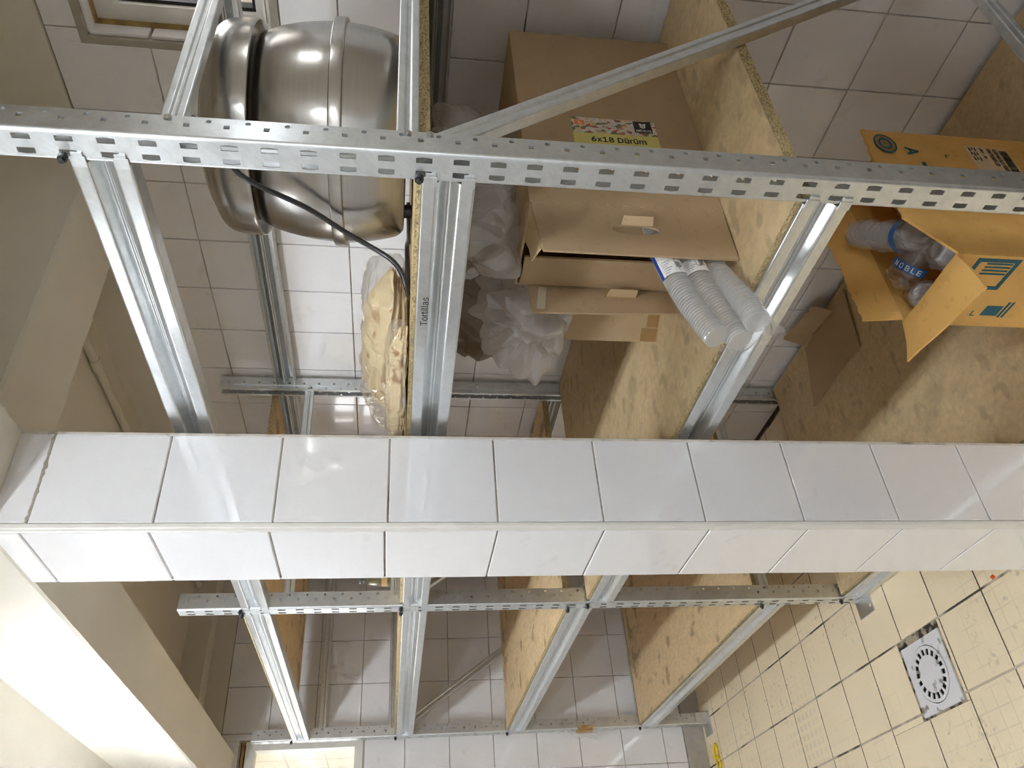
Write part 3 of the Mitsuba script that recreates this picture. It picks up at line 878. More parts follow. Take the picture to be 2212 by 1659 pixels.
body = smooth_profile([(0.0, 0.012), (0.150, 0.012), (0.168, 0.016), (0.178, 0.040), (0.186, 0.085), (0.189, 0.118)], 3)
body2 = smooth_profile([(0.188, 0.132), (0.187, 0.160), (0.180, 0.205), (0.168, 0.245), (0.158, 0.262), (0.150, 0.268)], 3)
put('body', at(cat_(lathe(body + [(0.189, 0.132)] + body2, 128))), 'stainless', kt, smooth=50)
put('band', at(lathe(smooth_profile([(0.1885, 0.114), (0.1955, 0.114), (0.1965, 0.118), (0.1955, 0.133), (0.1945, 0.136), (0.1875, 0.136)], 2, 0.25), 128)), 'stainless', kt, smooth=50)
put('neck', at(lathe([(0.150, 0.262), (0.155, 0.264), (0.155, 0.285)], 96)), 'stainless', kt, smooth=40)
rim = smooth_profile([(0.158, 0.292), (0.174, 0.284), (0.1795, 0.2600), (0.1815, 0.2595), (0.1830, 0.263), (0.181, 0.302), (0.172, 0.322), (0.155, 0.331), (0.140, 0.330)], 2, 0.25)
put('rim_ring', at(lathe(rim, 128)), 'stainless', kt, smooth=50)
put('lid', at(lathe(smooth_profile([(0.150, 0.326), (0.146, 0.338), (0.10, 0.352), (0.03, 0.360), (0.0, 0.360)], 2), 96)), 'stainless', kt, smooth=50)
put('lid_knob', at(lathe(smooth_profile([(0.010, 0.358), (0.010, 0.372), (0.020, 0.380), (0.018, 0.392), (0.0, 0.395)], 2), 32)), 'black_plastic', kt, smooth=50)
for a in (0.4, 2.5, 4.6):
    f = trimesh.creation.cylinder(radius=0.012, height=0.013, sections=20)
    f.apply_translation([0.13 * math.cos(a), 0.13 * math.sin(a), 0.0065])
    put('foot', at(f), 'black_plastic', kt)
cord = spline([(1.085, 0.790, 0.258), (1.052, 0.786, 0.268), (1.022, 0.808, 0.262), (1.012, 0.842, 0.220), (1.015, 0.885, 0.150), (1.010, 0.925, 0.095), (0.990, 0.950, 0.035),
               (0.960, 0.962, 0.001), (0.935, 0.990, -0.012), (0.950, 1.008, -0.012), (0.990, 1.005, -0.0115), (1.06, 1.010, -0.010), (1.16, 1.085, -0.012), (1.32, 1.12, -0.012)], 120)
put('power_cord', tube(cord, 0.0043, 12), 'black_plastic', kt, smooth=True)

# ------------------------------------------------------------------ flatbreads in clear bags


ORD = ['first', 'second', 'third', 'fourth', 'fifth', 'sixth', 'seventh', 'eighth', 'ninth', 'tenth', 'eleventh', 'twelfth', 'thirteenth', 'fourteenth']


def bread_pack(cx, cy, z0, length, width, height, n, rot, seed, label, blabel):
    r = np.random.default_rng(seed)
    c, s = math.cos(rot), math.sin(rot)

    def pt(u, v, w):                                # u across the pack, v along it
        return np.stack([cx + c * u - s * v, cy + s * u + c * v, z0 + w], -1)
    nu, nv = 18, 44
    for k in range(n):
        u, v = np.meshgrid(np.linspace(-1, 1, nu + 1), np.linspace(-1, 1, nv + 1), indexing='ij')
        rr = np.maximum(np.abs(u), np.abs(v))
        ang = np.arctan2(v, u)
        rad = rr * (1 + 0.05 * np.sin(3 * ang + r.random() * 6) + 0.03 * np.sin(7 * ang + r.random() * 6))
        U = np.cos(ang) * rad * width / 2 * (0.97 + 0.06 * r.random()) + r.normal(0, 0.004)
        V = np.sin(ang) * rad * length / 2 * (0.96 + 0.07 * r.random()) + r.normal(0, 0.008)
        t = height / n
        P0 = np.stack([U, V, 0 * U], -1)
        wv = 0.55 * t * (meshkit.fbm(P0 * 22 + k * 3.1, 3, seed) - 0.5) * 2 * (0.4 + rr)
        dome = 0.30 * height * (k / n) * (1 - rr ** 2) * 0.4
        droop = -0.55 * (k / n) * height * rr ** 4
        P = pt(U, V, 0.004 + t * (k + 0.3) + wv + dome + droop)
        q = thicken(P, np.array([0, 0, 1.0]), t * 0.55)
        q.vertices[:, 2] = np.maximum(q.vertices[:, 2], z0 + 0.002 + 0.0012 * k)
        bk = put('flatbread', q, 'flatbread', smooth=50)
        o = n - k
        tag(bk, f'flatbread, {ORD[o - 1]} from the top of {blabel}', 'flatbread', f'flatbreads of {blabel}')
    m = trimesh.creation.icosphere(subdivisions=6)
    w = np.array(m.vertices)
    w = np.sign(w) * np.abs(w) ** 0.55
    tail = np.clip((w[:, 1] - 0.55) / 0.45, 0, 1)
    U = w[:, 0] * width * 0.56
    V = w[:, 1] * length * 0.55 + tail * 0.075
    H = (w[:, 2] * 0.5 + 0.5) * (height * 1.12) * (1 - 0.85 * tail) + 0.012 * tail
    P = pt(U, V, H)
    g = trimesh.Trimesh(P, m.faces, process=False)
    g = creases(g, 0.0034, 24, seed)
    g.vertices[:, 2] = np.maximum(g.vertices[:, 2], z0 + 0.0004)
    t_ = thing('plastic_bag', label, 'plastic bag')
    put('film', g, 'sleeve_film', t_, smooth=35)


film('sleeve_film', (0.88, 0.87, 0.84), 0.10, 0.2)
bread_pack(1.032, 1.245, -0.0165, 0.37, 0.165, 0.080, 14, 0.0, 3, 'clear bag around a thick pile of folded flatbreads, larger of two', 'the thick bagged pile')
bread_pack(0.915, 1.235, -0.0165, 0.36, 0.055, 0.036, 6, 0.0, 8, 'low clear bag of thin flatbreads along the front edge of the eye level shelf', 'the low bagged pile at the front edge')

# ------------------------------------------------------------------ brown cardboard box with the yellow label
ZD = -0.5745
bx = thing('cardboard_box', 'large brown cardboard box lying open with a yellow picture label on its side', 'cardboard box')
BX0, BX1, BY0, BY1, BZ1 = 1.072, 1.630, 0.890, 1.098, -0.2195
tk = 0.0045


def cardbox(x0, x1, y0, y1, z0, z1, t):
    return cat_(box(x0, x1, y0, y0 + t, z0, z1, 0.001), box(x0, x1, y1 - t, y1, z0, z1, 0.001), box(x0, x1, y0 + t, y1 - t, z0, z0 + t), box(x0, x1, y0 + t, y1 - t, z1 - t, z1), box(x1 - t, x1, y0 + t, y1 - t, z0 + t, z1 - t))


put('body', cardbox(BX0, BX1, BY0, BY1, ZD, BZ1, tk), 'cardboard', bx)
hole = affinity.scale(Point(0, 0).buffer(1, 16), 0.0125, 0.042)
hole = affinity.translate(hole, 1.0105, -0.400)
fl = Polygon([(BX0 - 0.001, ZD + 0.003), (BX0 - 0.001, BZ1 - 0.001), (0.950, -0.232), (0.9485, -0.40), (0.949, ZD + 0.003)]).difference(hole)
fk = put('flap', prism(fl, BY0 - 0.001, BY0 + 0.0035, 'xz'), 'cardboard', bx)
tag(fk, 'end flap with an oval hand hole')
put('hand_hole_tab', quad_panel([(1.022, BY0 - 0.001, -0.375), (1.022, BY0 - 0.001, -0.432), (1.029, BY0 - 0.016, -0.430), (1.029, BY0 - 0.016, -0.378)], 0.003, 2, 2), 'cardboard_ochre', fk)
put('perforation', cat_(*[plate((BX0 - 0.002, BY0 - 0.0004, -0.262 - k * 0.031), [0, 0, -1], [1, 0, 0], 0.013, 0.0022, 0.0006) for k in range(10)]), 'cardboard_edge', bx, kind='stuff')
fl2 = Polygon([(1.088, ZD + 0.004), (1.088, -0.245), (1.003, -0.249), (1.006, -0.40), (1.014, ZD + 0.003)])
fl2 = fl2.difference(sbox(1.050, -0.463, 1.10, -0.398))
f2 = put('flap', prism(fl2, BY1 + 0.001, BY1 + 0.0055, 'xz'), 'cardboard_inner', bx)
tag(f2, 'far end flap with a square notch and a scrap of old tape')
put('tape_scrap', plate((1.0115, BY1 + 0.0008, -0.258), [0.97, 0, -0.15], [0, 0, -1], 0.060, 0.016, 0.0004), 'pale_tape', f2)
put('notch_tab', quad_panel([(1.052, BY1 + 0.001, -0.402), (1.052, BY1 + 0.001, -0.460), (1.046, BY1 - 0.022, -0.458), (1.046, BY1 - 0.022, -0.404)], 0.004, 2, 2), 'cardboard_ochre', f2)
f3 = put('flap', quad_panel([(BX0, BY0 + 0.004, BZ1 - 0.003), (BX0 - 0.001, BY0 + 0.088, BZ1 - 0.003), (0.985, BY0 + 0.060, -0.2235), (0.962, BY0 + 0.008, -0.2290)], 0.0042, 6, 6, lambda u, v: -0.004 * np.sin(v * 3)), 'cardboard_ochre', bx)
tag(f3, 'narrow top flap')
put('end_panel', quad_panel([(1.062, BY0 + 0.125, ZD + 0.006), (1.070, BY1 - 0.006, ZD + 0.006), (1.070, BY1 - 0.006, BZ1 - 0.008), (1.062, BY0 + 0.125, BZ1 - 0.008)], 0.0045, 10, 10, lambda u, v: 0.003 * np.sin(5 * u + 2 * v)), 'cardboard_inner', bx)
put('end_panel', quad_panel([(1.098, BY0 + 0.010, ZD + 0.006), (1.086, BY0 + 0.118, ZD + 0.006), (1.082, BY0 + 0.118, BZ1 - 0.02), (1.098, BY0 + 0.010, BZ1 - 0.02)], 0.0045, 10, 10, lambda u, v: 0.004 * np.sin(4 * v)), 'cardboard_inner', bx)
# the printed label: its lettering runs downwards because the box lies on its side
lb = put('label', plate((1.205, BY0, -0.3200), [0, 0, -1], [1, 0, 0], 0.1690, 0.124, 0.0005), 'print_yellow', bx)
tag(lb, 'yellow printed label with a food picture')
L = lambda s, u: (1.205 + u, BY0 - 0.0006, -0.3200 - s)          # s along the words, u up the letters
put('picture', plate(L(0.0, 0.076), [0, 0, -1], [1, 0, 0], 0.1690, 0.048, 0.0003), 'print_food', lb)
put('logo_panel', plate(L(0.125, 0.086), [0, 0, -1], [1, 0, 0], 0.036, 0.036, 0.0006), 'ink_black', lb)
put('logo_text', lettering('ANTALYA', 0.0062, (1.205 + 0.089, BY0 - 0.0013, -0.32 - 0.1275), [0, 0, -1], [1, 0, 0], 0.0003, True, width=0.031), 'paper_white', lb)
emb = shapely.union_all([Point(0, 0).buffer(0.0058), sbox(-0.0065, 0.0045, -0.002, 0.009), sbox(0.002, 0.0045, 0.0065, 0.009)]).difference(Point(0, 0).buffer(0.0036)).union(Point(0, 0).buffer(0.002))
em = prism(emb, 0, 0.0003, 'xy')
v = np.array(em.vertices)
put('logo_emblem', trimesh.Trimesh(np.c_[1.205 + 0.106 + v[:, 1], BY0 - 0.0013 - v[:, 2], -0.32 - 0.143 - v[:, 0]], em.faces, process=False), 'paper_white', lb)
put('size_panel', plate(L(0.004, 0.097), [0, 0, -1], [1, 0, 0], 0.024, 0.019, 0.0005), 'paper_white', lb)
put('size_panel', plate((1.205 + 0.0985, BY0 - 0.0011, -0.32 - 0.0055), [0, 0, -1], [1, 0, 0], 0.021, 0.016, 0.0003), 'print_orange', lb)
put('size_text', lettering('L', 0.009, (1.205 + 0.102, BY0 - 0.0014, -0.32 - 0.0135), [0, 0, -1], [1, 0, 0], 0.0003, True), 'paper_white', lb)
put('product_text', lettering('6x18 Dürüm', 0.0145, (1.205 + 0.050, BY0 - 0.0006, -0.32 - 0.032), [0, 0, -1], [1, 0, 0], 0.0003, True, width=0.109), 'ink_black', lb)
put('text_panel', plate(L(0.008, 0.006), [0, 0, -1], [1, 0, 0], 0.078, 0.034, 0.0003), 'print_olive', lb)
put('text_panel', plate(L(0.094, 0.020), [0, 0, -1], [1, 0, 0], 0.070, 0.010, 0.0003), 'print_olive', lb)
put('text_panel', plate(L(0.092, 0.034), [0, 0, -1], [1, 0, 0], 0.072, 0.006, 0.0003), 'print_olive', lb)

# small box behind it
sb = thing('cardboard_box', 'small plain cardboard box with a taped edge behind the open box and the crumpled bag', 'cardboard box')
a = np.array([1.12, 1.315])
e1, e2 = np.array([0.46, -0.888]), np.array([0.888, 0.46])
P = [a, a + 0.19 * e1, a + 0.19 * e1 + 0.16 * e2, a + 0.16 * e2]
put('body', prism(Polygon(P), ZD + 0.0003, ZD + 0.215, 'xy'), 'cardboard_ochre', sb)
for s0 in (0.0, 0.034):
    q = a + e1 * 0.003 - e2 * 0.0
    put('tape', plate((a[0] - e2[0] * 0.0006 + e1[0] * (0.002 + s0), a[1] - e2[1] * 0.0006 + e1[1] * (0.002 + s0), ZD + 0.002), [e1[0], e1[1], 0], [0, 0, 1], 0.031, 0.036 - 0.3 * s0, 0.0006), 'parcel_tape', sb)

# crumpled bags
pb = thing('plastic_bag', 'large crumpled milky plastic bag draped over the brown cardboard box and the small one', 'plastic bag')
g1 = blob((1.27, 1.045, -0.150), (0.22, 0.115, 0.085), 11, 0.030, 11, 6, BZ1 + 0.001, 0.15)
put('film', g1, 'milky_film', pb, smooth=12)
g1b = blob((1.26, 1.045, -0.165), (0.18, 0.09, 0.055), 17, 0.020, 13, 5, BZ1 + 0.004, 0.1)
put('inner_fold', g1b, 'milky_film', pb, smooth=12)
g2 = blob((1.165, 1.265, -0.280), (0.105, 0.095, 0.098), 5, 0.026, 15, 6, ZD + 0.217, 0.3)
put('film', g2, 'lit_film', pb, smooth=12)
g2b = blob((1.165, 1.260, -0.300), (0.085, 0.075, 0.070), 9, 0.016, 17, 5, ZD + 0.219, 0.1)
put('inner_fold', g2b, 'lit_film', pb, smooth=12)
pb2 = thing('plastic_bag', 'dim brownish translucent bag behind the crumpled milky bag', 'plastic bag')
put('film', blob((1.33, 1.43, -0.205), (0.20, 0.09, 0.155), 21, 0.026, 11, 6, ZD + 0.217, 0.35), 'brown_film', pb2, smooth=12)

# ------------------------------------------------------------------ sleeves of clear lids in a bag


def lid_stack(path, r, pitch=0.0052, n=36):
    p = spline(path, 400)
    s = np.r_[0, np.cumsum(np.linalg.norm(np.diff(p, axis=0), axis=1))]
    m = int(s[-1] / pitch)
    rows, rad = [], []
    for k in range(m):
        for q, rr in ((0.02, r * 0.84), (0.44, r * 0.86), (0.52, r), (0.74, r), (0.82, r * 0.97), (0.92, r * 0.84)):
            d = (k + q) * pitch
            rows.append([np.interp(d, s, p[:, c]) for c in range(3)])
            rad.append(rr)
    return tube(rows, np.array(rad), n)


ls = [[(1.20, 0.946, -0.456), (1.05, 0.936, -0.456), (0.955, 0.922, -0.458), (0.86, 0.916, -0.478), (0.785, 0.905, -0.500)],
      [(1.20, 0.944, -0.4985), (1.05, 0.936, -0.4985), (0.955, 0.922, -0.500), (0.86, 0.917, -0.521), (0.78, 0.912, -0.5425)],
      [(1.20, 0.944, -0.5415), (1.05, 0.937, -0.5415), (0.955, 0.921, -0.542), (0.86, 0.892, -0.5530), (0.79, 0.874, -0.5575)]]
lab = ['clear plastic lids, upper left stack in the bag at the shelf front', 'clear plastic lids, middle stack in the bag at the shelf front', 'clear plastic lids, lower right stack in the bag at the shelf front']
for path, l in zip(ls, lab):
    k = thing('lid_stack', l, 'lid stack', 'stacks of clear lids in the bag')
    put('lids', lid_stack(path, 0.0206, 0.0058, 48), 'lid_plastic', k, smooth=30)
bagt = thing('plastic_bag', 'clear bag around stacks of lids, jutting over the front edge of the shelf', 'plastic bag')


def bag_hull(paths, r, seed):
    from scipy.spatial import ConvexHull
    secs = []
    N = 40
    for t in np.linspace(0.0, 1.0, 46):
        c = []
        for p in paths:
            q = spline(p, 200)
            c.append(q[int(t * 199)])
        c = np.array(c)
        x = c[:, 0].mean()
        pts = np.vstack([np.c_[q[1] + (r + 0.003) * np.cos(np.linspace(0, 2 * np.pi, 40)), q[2] + (r + 0.003) * np.sin(np.linspace(0, 2 * np.pi, 40))] for q in c])
        h = Polygon(pts[ConvexHull(pts).vertices]).exterior
        ctr = pts.mean(0)
        ring = []
        for a in np.linspace(0, 2 * np.pi, N, endpoint=False):
            ray = LineString([ctr, ctr + 0.5 * np.array([np.cos(a), np.sin(a)])])
            w = ray.intersection(h)
            w = w if w.geom_type == 'Point' else w.geoms[0]
            ring.append([x, w.x, w.y])
        secs.append(np.array(ring))
    e = secs[-1].mean(0)
    for k, sft in ((0.75, -0.012), (0.35, -0.018), (0.04, -0.020)):
        secs.append(e + (secs[45] - e) * k + [sft, 0, 0])
    V = np.vstack(secs)
    F = []
    for i in range(len(secs) - 1):
        for j in range(N):
            a, b = i * N + j, i * N + (j + 1) % N
            F += [[a, b, b + N], [a, b + N, a + N]]
    m = trimesh.Trimesh(V, F, process=False)
    m = m.subdivide()
    return creases(m, 0.0010, 22, seed)


put('film', bag_hull([p[1:] for p in ls], 0.0208, 4), 'clear_film', bagt, smooth=40)
corner_ = quad_panel([(0.925, 0.884, -0.572), (0.835, 0.905, -0.590), (0.790, 0.893, -0.612), (0.768, 0.880, -0.566)], 0.0005, 18, 18, lambda u, v: 0.003 * np.sin(9 * u + 3 * v) + 0.002 * np.sin(14 * v))
put('loose_corner', corner_, 'sleeve_film', bagt, smooth=20)


def wrap(path, r, xa, xb, qa, qb, n=14):
    """A patch of a sheet lying around a stack between two places along it and two angles (0 = away from the aisle end's right, 90 = up)."""
    p = spline(path, 300)
    p = p[np.argsort(p[:, 0])]
    V, F = [], []
    for i, q in enumerate(np.radians(np.linspace(qa, qb, n))):
        for x in (xa, xb):
            y, z = np.interp(x, p[:, 0], p[:, 1]), np.interp(x, p[:, 0], p[:, 2])
            V.append([x, y + r * math.cos(q), z + r * math.sin(q)])
    for i in range(n - 1):
        F += [[2 * i, 2 * i + 1, 2 * i + 3], [2 * i, 2 * i + 3, 2 * i + 2]]
    return trimesh.Trimesh(V, F, process=False)


for path, x1, q0 in ((ls[0], 0.918, 108), (ls[1], 0.925, 112)):
    lk = put('label', wrap(path, 0.0252, x1, 0.99, q0, q0 + 95), 'paper_white', bagt, smooth=True)
    tag(lk, 'white printed label with a blue stripe')
    put('label_stripe', wrap(path, 0.0255, x1 - 0.002, 0.99, q0 - 16, q0 + 1, 5), 'ink_blue', lk, smooth=True)
    put('print_lines', cat_(*[wrap(path, 0.0257, x1 + 0.004 + 0.005 * k, x1 + 0.0047 + 0.005 * k, q0 + 14, q0 + 34 + 9 * (k % 3), 6) for k in range(6)]), 'ink_black', lk, kind='stuff', smooth=True)
    put('barcode', cat_(*[wrap(path, 0.0257, x1 + 0.012, x1 + 0.026, q0 + 66 + 3 * k, q0 + 67.4 + 3 * k, 2) for k in range(7)]), 'ink_black', lk, kind='stuff')

# ------------------------------------------------------------------ orange carton of lids on the lowest shelf
ZL = -1.3970
ct = thing('open_carton', 'open orange brown carton with blue printing and a white barcode label on the lowest shelf', 'carton')
CX0, CX1, CY0, CY1, CZ1 = 1.000, 1.370, 0.898, 1.092, -1.012
t = 0.005
put('body', cat_(box(CX0, CX0 + t, CY0, CY1, ZL, CZ1, 0.001), box(CX1 - t, CX1, CY0, CY1, ZL, CZ1, 0.001), box(CX0 + t, CX1 - t, CY0, CY0 + t, ZL, CZ1, 0.001), box(CX0 + t, CX1 - t, CY1 - t, CY1, ZL, CZ1, 0.001),
                 box(CX0 + t, CX1 - t, CY0 + t, CY1 - t, ZL + 0.0003, ZL + t)), 'cardboard_orange', ct)
put('flap', quad_panel([(CX0 + 0.001, CY0 + 0.002, CZ1), (CX0 + 0.001, CY1 - 0.001, CZ1 - 0.001), (0.905, CY1 + 0.006, -0.985), (0.905, CY0 - 0.010, -1.015)], t, 12, 8, lambda u, v: -0.006 * np.sin(np.pi * v * 0.8) + 0.002 * np.sin(9 * u)), 'cardboard_orange', ct, smooth=40)


def torn(u, v):
    return 0.004 * np.sin(7 * u) * v


def ragged(c, t, nu, nv, amp, seed, fn=None):
    m = quad_panel(c, t, nu, nv, fn)
    v = np.array(m.vertices)
    o = (nu + 1) * (nv + 1)
    d = np.array(c[3], float) - np.array(c[0], float)
    d /= np.linalg.norm(d)
    for i in range(nu + 1):
        k = i * (nv + 1) + nv
        s = amp * (meshkit.fbm(np.array([[i * 0.55, seed, 0.0]]), 3)[0] - 0.5) * 2
        v[k] += d * s
        v[o + k] += d * (s + 0.002)
    return trimesh.Trimesh(v, m.faces, process=False)


put('flap', ragged([(CX0 + 0.002, CY0 + 0.002, CZ1 - 0.004), (CX1 - 0.004, CY0 + 0.002, CZ1 - 0.004), (CX1 - 0.020, CY0 - 0.008, CZ1 + 0.070), (CX0 + 0.085, CY0 - 0.006, CZ1 + 0.080)], t, 40, 10, 0.006, 2.0, torn), 'cardboard_orange', ct, smooth=40)
put('flap', ragged([(CX0 + 0.01, CY1 - 0.002, CZ1 - 0.002), (CX1 - 0.004, CY1 - 0.002, CZ1 - 0.002), (CX1 - 0.010, CY1 + 0.072, CZ1 + 0.030), (CX0 + 0.060, CY1 + 0.062, CZ1 + 0.032)], t, 40, 10, 0.006, 6.0, torn), 'cardboard_orange', ct, smooth=40)
cl = put('label', plate((1.3385, CY0, -1.2745), [-1, 0, 0], [0, 0, 1], 0.0985, 0.099, 0.0006), 'paper_white', ct)
tag(cl, 'white sticker with a barcode, printed upside down')
ex, ey = [-1, 0, 0], [0, 0, -1]
Q = lambda s, u: (1.3385 - s, CY0 - 0.0007, -1.1755 - u)     # s along the words, u measured up the letters from the sticker's lower edge
put('sticker_text', cat_(lettering('CLEAR NO SLOT PORTION', 0.0085, Q(0.006, 0.062), ex, ey, 0.0003, True, width=0.086), lettering('CONTAINER LID', 0.0085, Q(0.006, 0.048), ex, ey, 0.0003, True, width=0.058),
                         lettering('LPRT - 20', 0.0068, Q(0.006, 0.031), ex, ey, 0.0003, True, width=0.034)), 'ink_black', cl)
bars = []
s = 0.012
while s < 0.088:
    w = 0.0006 + 0.0017 * rng.random()
    bars.append(plate(Q(s, 0.075), ex, ey, w, 0.0185, 0.0003))
    s += w + 0.0007 + 0.0012 * rng.random()
put('barcode', cat_(*bars), 'ink_black', cl, kind='stuff')
put('small_print', cat_(*[plate(Q(0.006 + 0.016 * b, 0.006 + 0.0065 * a), ex, ey, 0.012 - 0.004 * ((a + b) % 2), 0.0028, 0.0003) for a in range(3) for b in range(3)]), 'ink_black', cl, kind='stuff')
oval = affinity.scale(Point(0, 0).buffer(1, 24), 0.030, 0.024)
oval = oval.difference(affinity.scale(Point(0, 0).buffer(1, 24), 0.027, 0.021)).union(affinity.scale(Point(0, 0).buffer(1, 24), 0.018, 0.014).difference(affinity.scale(Point(0, 0).buffer(1, 24), 0.013, 0.010)))
teal = [prism(affinity.translate(sbox(-0.004, -0.016, 0.004, 0.016), 1.262, -1.000), CY0 - 0.0075, CY0 - 0.006, 'xz')]
put('printed_seal', prism(affinity.translate(affinity.scale(Point(0, 0).buffer(1, 24), 0.029, 0.023), 1.315, -0.982), CY0 - 0.0080, CY0 - 0.0066, 'xz'), 'print_brown', ct)
put('printed_seal', prism(affinity.translate(oval, 1.315, -0.982), CY0 - 0.0084, CY0 - 0.0066, 'xz'), 'ink_teal', ct)
put('printed_mark', lettering('A', 0.026, (1.318, CY0 - 0.0012, -1.030), ex, ey, 0.0004, True), 'ink_teal', ct)
put('printed_mark', plate((1.270, CY0 - 0.0007, -1.050), ex, ey, 0.030, 0.008, 0.0004), 'ink_teal', ct)
put('printed_mark', cat_(plate((1.300, CY0 - 0.0006, -1.115), ex, ey, 0.008, 0.0016, 0.0004), plate((1.300, CY0 - 0.0006, -1.115), [0.6, 0, -0.8], ey, 0.002, 0.010, 0.0004)), 'ink_teal', ct)
# blue printing on the end that faces the aisle
fx_, fy_ = [0, -1, 0], [0, 0, 1]
def frame_plate(y0, y1, z0, z1, w):
    return prism(sbox(y0, z0, y1, z1).difference(sbox(y0 + w, z0 + w, y1 - w, z1 - w)), CX0 - 0.0006, CX0 - 0.0002, 'yz')


put('printed_frame', cat_(frame_plate(0.905, 0.985, -1.150, -1.060, 0.009), *[prism(sbox(0.916 + 0.0085 * k, -1.138, 0.920 + 0.0085 * k, -1.085), CX0 - 0.0006, CX0 - 0.0002, 'yz') for k in range(4)]), 'ink_teal', ct)
put('printed_mark', cat_(prism(sbox(1.030, -1.196, 1.058, -1.160), CX0 - 0.0006, CX0 - 0.0002, 'yz'), *[prism(sbox(1.018, -1.205 - 0.009 * k, 1.062, -1.200 - 0.009 * k), CX0 - 0.0006, CX0 - 0.0002, 'yz') for k in range(2)]), 'ink_teal', ct)
put('printed_mark', cat_(prism(sbox(1.045, -1.140, 1.060, -1.138), CX0 - 0.0006, CX0 - 0.0002, 'yz'), prism(sbox(1.058, -1.148, 1.060, -1.138), CX0 - 0.0006, CX0 - 0.0002, 'yz')), 'ink_teal', ct)

# sleeves of lids inside it
sl = [((1.245, 1.075, -0.990), (1.085, 0.935, -0.985), 0.030, 'clear sleeve of lids lying slantwise across the top of the orange carton', 0.2),
      ((1.105, 0.945, -1.030), (1.075, 1.030, -1.010), 0.031, 'clear sleeve of lids with a blue band, in the middle of the orange carton', None),
      ((1.085, 0.942, -1.085), (1.042, 0.938, -1.025), 0.032, 'clear sleeve of lids standing at the front corner of the orange carton', None),
      ((1.060, 1.070, -1.060), (1.022, 1.030, -1.035), 0.028, 'crumpled clear sleeve of lids next to the bent flap of the orange carton', None),
      ((1.30, 0.945, -1.050), (1.12, 0.985, -1.055), 0.030, 'clear sleeve of lids at the back of the orange carton', None)]
for i, (a, b, r, l, _) in enumerate(sl):
    a, b = np.array(a), np.array(b)
    k = thing('lid_sleeve', l, 'lid sleeve', 'sleeves of lids in the orange carton')
    put('lids', lid_stack([a, a * 0.67 + b * 0.33, a * 0.33 + b * 0.67, b], r - 0.004, 0.0062, 28), 'lid_clear', k, smooth=40)
    d = (b - a) / np.linalg.norm(b - a)
    pth = [a - d * 0.02 + (b - a + d * 0.045) * q for q in np.linspace(0, 1, 40)]
    rad = r * np.clip(np.minimum(np.linspace(0, 1, 40) * 9 + 0.25, np.linspace(1, 0, 40) * 7 + 0.12), 0, 1)
    m = tube(pth, rad, 40)
    put('film', creases(m.subdivide(), 0.0030, 34, 30 + i), 'sleeve_plastic', k, smooth=14)
    if i in (0, 1):
        c0 = b - d * (0.022 if i else 0.030)
        w = np.array([-0.70, -0.45, 0.75])                       # upwards and out to the aisle
        w = w - d * (w @ d)
        w /= np.linalg.norm(w)
        u = np.cross(d, w)
        if u[2] > 0:
            u = -u
        V, F = [], []
        for q in np.linspace(-1.25, 1.25, 14):
            o = c0 + (r + 0.0045) * (math.cos(q) * w + math.sin(q) * u)
            V += [o - d * 0.0085, o + d * 0.0085]
        for q in range(13):
            F += [[2 * q, 2 * q + 1, 2 * q + 3], [2 * q, 2 * q + 3, 2 * q + 2]]
        bk = put('blue_band', trimesh.Trimesh(V, F, process=False), 'tape_blue', k, smooth=True)
        if i == 1:
            msh = []
            for j, chx in enumerate('NOBLE'):
                q = -0.85 + 0.34 * j
                nrm = math.cos(q) * w + math.sin(q) * u
                o = c0 + (r + 0.0052) * nrm
                tx = -math.sin(q) * w + math.cos(q) * u
                ty = np.cross(nrm, tx)
                msh.append(lettering(chx, 0.0105, o - ty * 0.0052, tx, ty, 0.0003, True, width=0.0085))
            put('band_text', cat_(*msh), 'paper_white', bk)

# torn cardboard on the lowest shelf
cs = thing('cardboard_scrap', 'torn dark piece of cardboard at the back of the lowest shelf', 'cardboard scrap')
put('sheet', ragged([(1.46, 1.70, ZL + 0.004), (1.46, 2.02, ZL + 0.004), (1.66, 1.96, ZL + 0.012), (1.66, 1.66, ZL + 0.012)], 0.004, 40, 14, 0.012, 3.0, lambda u, v: 0.012 * u * v + 0.004 * np.sin(6 * u)), 'cardboard_inner', cs, smooth=40)
put('bent_edge', ragged([(1.64, 1.74, ZL + 0.014), (1.67, 1.95, ZL + 0.014), (1.685, 1.94, ZL + 0.085), (1.675, 1.76, ZL + 0.060)], 0.004, 24, 8, 0.012, 9.0), 'cardboard_inner', cs, smooth=40)

# jar of pickles beyond the pillar
jr = thing('pickle_jar', 'dark glass jar of pickles on the eye level shelf beyond the pillar', 'jar')
JX, JY, JZ = 1.16, 2.63, -0.0172
put('contents', at(lathe(smooth_profile([(0, 0.002), (0.05, 0.002), (0.055, 0.01), (0.055, 0.095), (0.045, 0.108), (0, 0.11)], 2), 40), JX, JY, JZ), 'pickles', jr, smooth=50)
put('glass', at(lathe(smooth_profile([(0, 0.0), (0.054, 0.0), (0.0585, 0.01), (0.0585, 0.098), (0.046, 0.116), (0.046, 0.124)], 2), 40), JX, JY, JZ), 'clear_film', jr, smooth=50)
put('lid', at(lathe(smooth_profile([(0.0, 0.122), (0.049, 0.122), (0.0495, 0.136), (0.047, 0.140), (0, 0.140)], 2, 0.2), 40), JX, JY, JZ), 'jar_lid', jr, smooth=50)
lbm = lathe([(0.0592, 0.040), (0.0592, 0.060)], 60)
put('label', at(lbm, JX, JY, JZ), 'parcel_tape', jr, smooth=True)

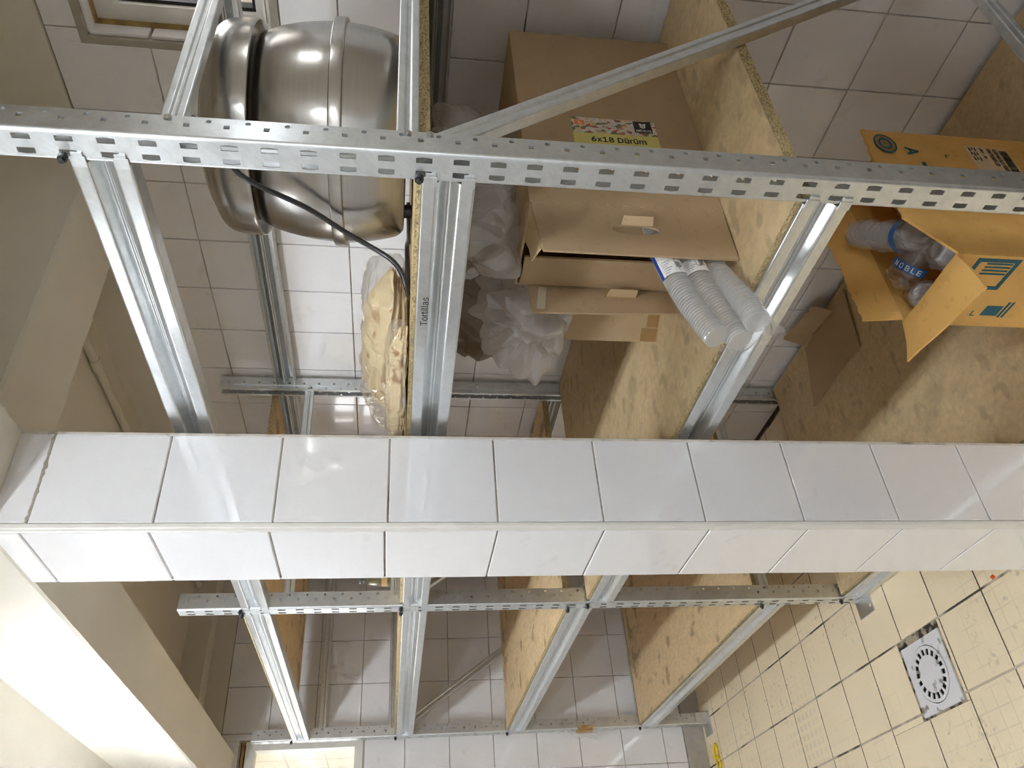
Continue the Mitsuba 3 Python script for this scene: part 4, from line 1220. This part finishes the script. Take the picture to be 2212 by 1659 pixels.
# ------------------------------------------------------------------ floor drain
fd = thing('floor_drain', 'square grey plastic floor drain with a round slotted grate, set in dirty mortar', 'floor drain')
dcx, dcy = 0.584, 2.064
put('mortar_bed', box(DX0 - 0.002, DX1 + 0.002, DY0 - 0.002, DY1 + 0.002, ZF - 0.003, ZF - 0.0008), 'drain_dirt', fd)
pl = sbox(dcx - 0.0945, dcy - 0.0945, dcx + 0.0945, dcy + 0.0945).difference(Point(dcx, dcy).buffer(0.0765, 32))
put('frame', prism(pl, ZF - 0.002, ZF + 0.0035, 'xy'), 'drain_plastic', fd)
put('pit', prism(Point(dcx, dcy).buffer(0.0765, 32), ZF - 0.0012, ZF - 0.0006, 'xy'), 'hole_black', fd)
g = Point(dcx, dcy).buffer(0.0745, 32)
slots = [affinity.rotate(sbox(dcx + 0.0495, dcy - 0.0062, dcx + 0.0655, dcy + 0.0062), 360 / 18 * k, origin=(dcx, dcy)) for k in range(18)]
put('grate', prism(g.difference(shapely.union_all(slots)), ZF + 0.0012, ZF + 0.0045, 'xy'), 'drain_plastic', fd)

# small things
yb = thing('plastic_clip', 'bright yellow plastic loop lying on the floor below the end wall', 'plastic clip')
a = np.linspace(0, 2 * np.pi, 40)
p1 = np.c_[0.733 + 0.024 * np.cos(a) , 3.735 + 0.017 * np.sin(a), np.full(40, ZF + 0.006)]
p1 = np.array([(0.778, 3.742), (0.770, 3.760), (0.745, 3.770), (0.722, 3.757), (0.724, 3.737), (0.745, 3.726), (0.768, 3.730), (0.776, 3.748), (0.740, 3.771), (0.690, 3.752), (0.672, 3.738), (0.676, 3.722), (0.700, 3.717), (0.725, 3.728)])
put('loop', tube(spline(np.c_[p1, ZF + 0.006 + 0.003 * np.arange(len(p1)) / len(p1)], 120), 0.0045, 10), 'yellow_plastic', yb, smooth=True)
rs = thing('food_scrap', 'tiny red scrap on the floor beside the pillar', 'food scrap')
put('piece', trimesh.Trimesh([(0.706, 1.686, ZF), (0.716, 1.694, ZF), (0.704, 1.700, ZF), (0.7075, 1.6935, ZF + 0.012)], [[0, 2, 1], [0, 1, 3], [1, 2, 3], [2, 0, 3]], process=False), 'red_scrap', rs)
tw = thing('tape_wrap', 'scrap of brown and clear tape stuck around the farthest front upright', 'tape')
put('wrap', crumple(trimesh.creation.box(extents=(0.02, 0.056, 0.07)).subdivide().subdivide().subdivide().apply_translation([XF + 0.002, 3.800, -0.885]), 0.003, 40, 3), 'parcel_tape', tw, smooth=30)
put('loose_film', quad_panel([(0.868, 3.775, -0.80), (0.862, 3.83, -0.83), (0.835, 3.84, -0.95), (0.850, 3.78, -0.94)], 0.0005, 10, 10, lambda u, v: 0.004 * np.sin(8 * u + 5 * v)), 'sleeve_film', tw, smooth=30)
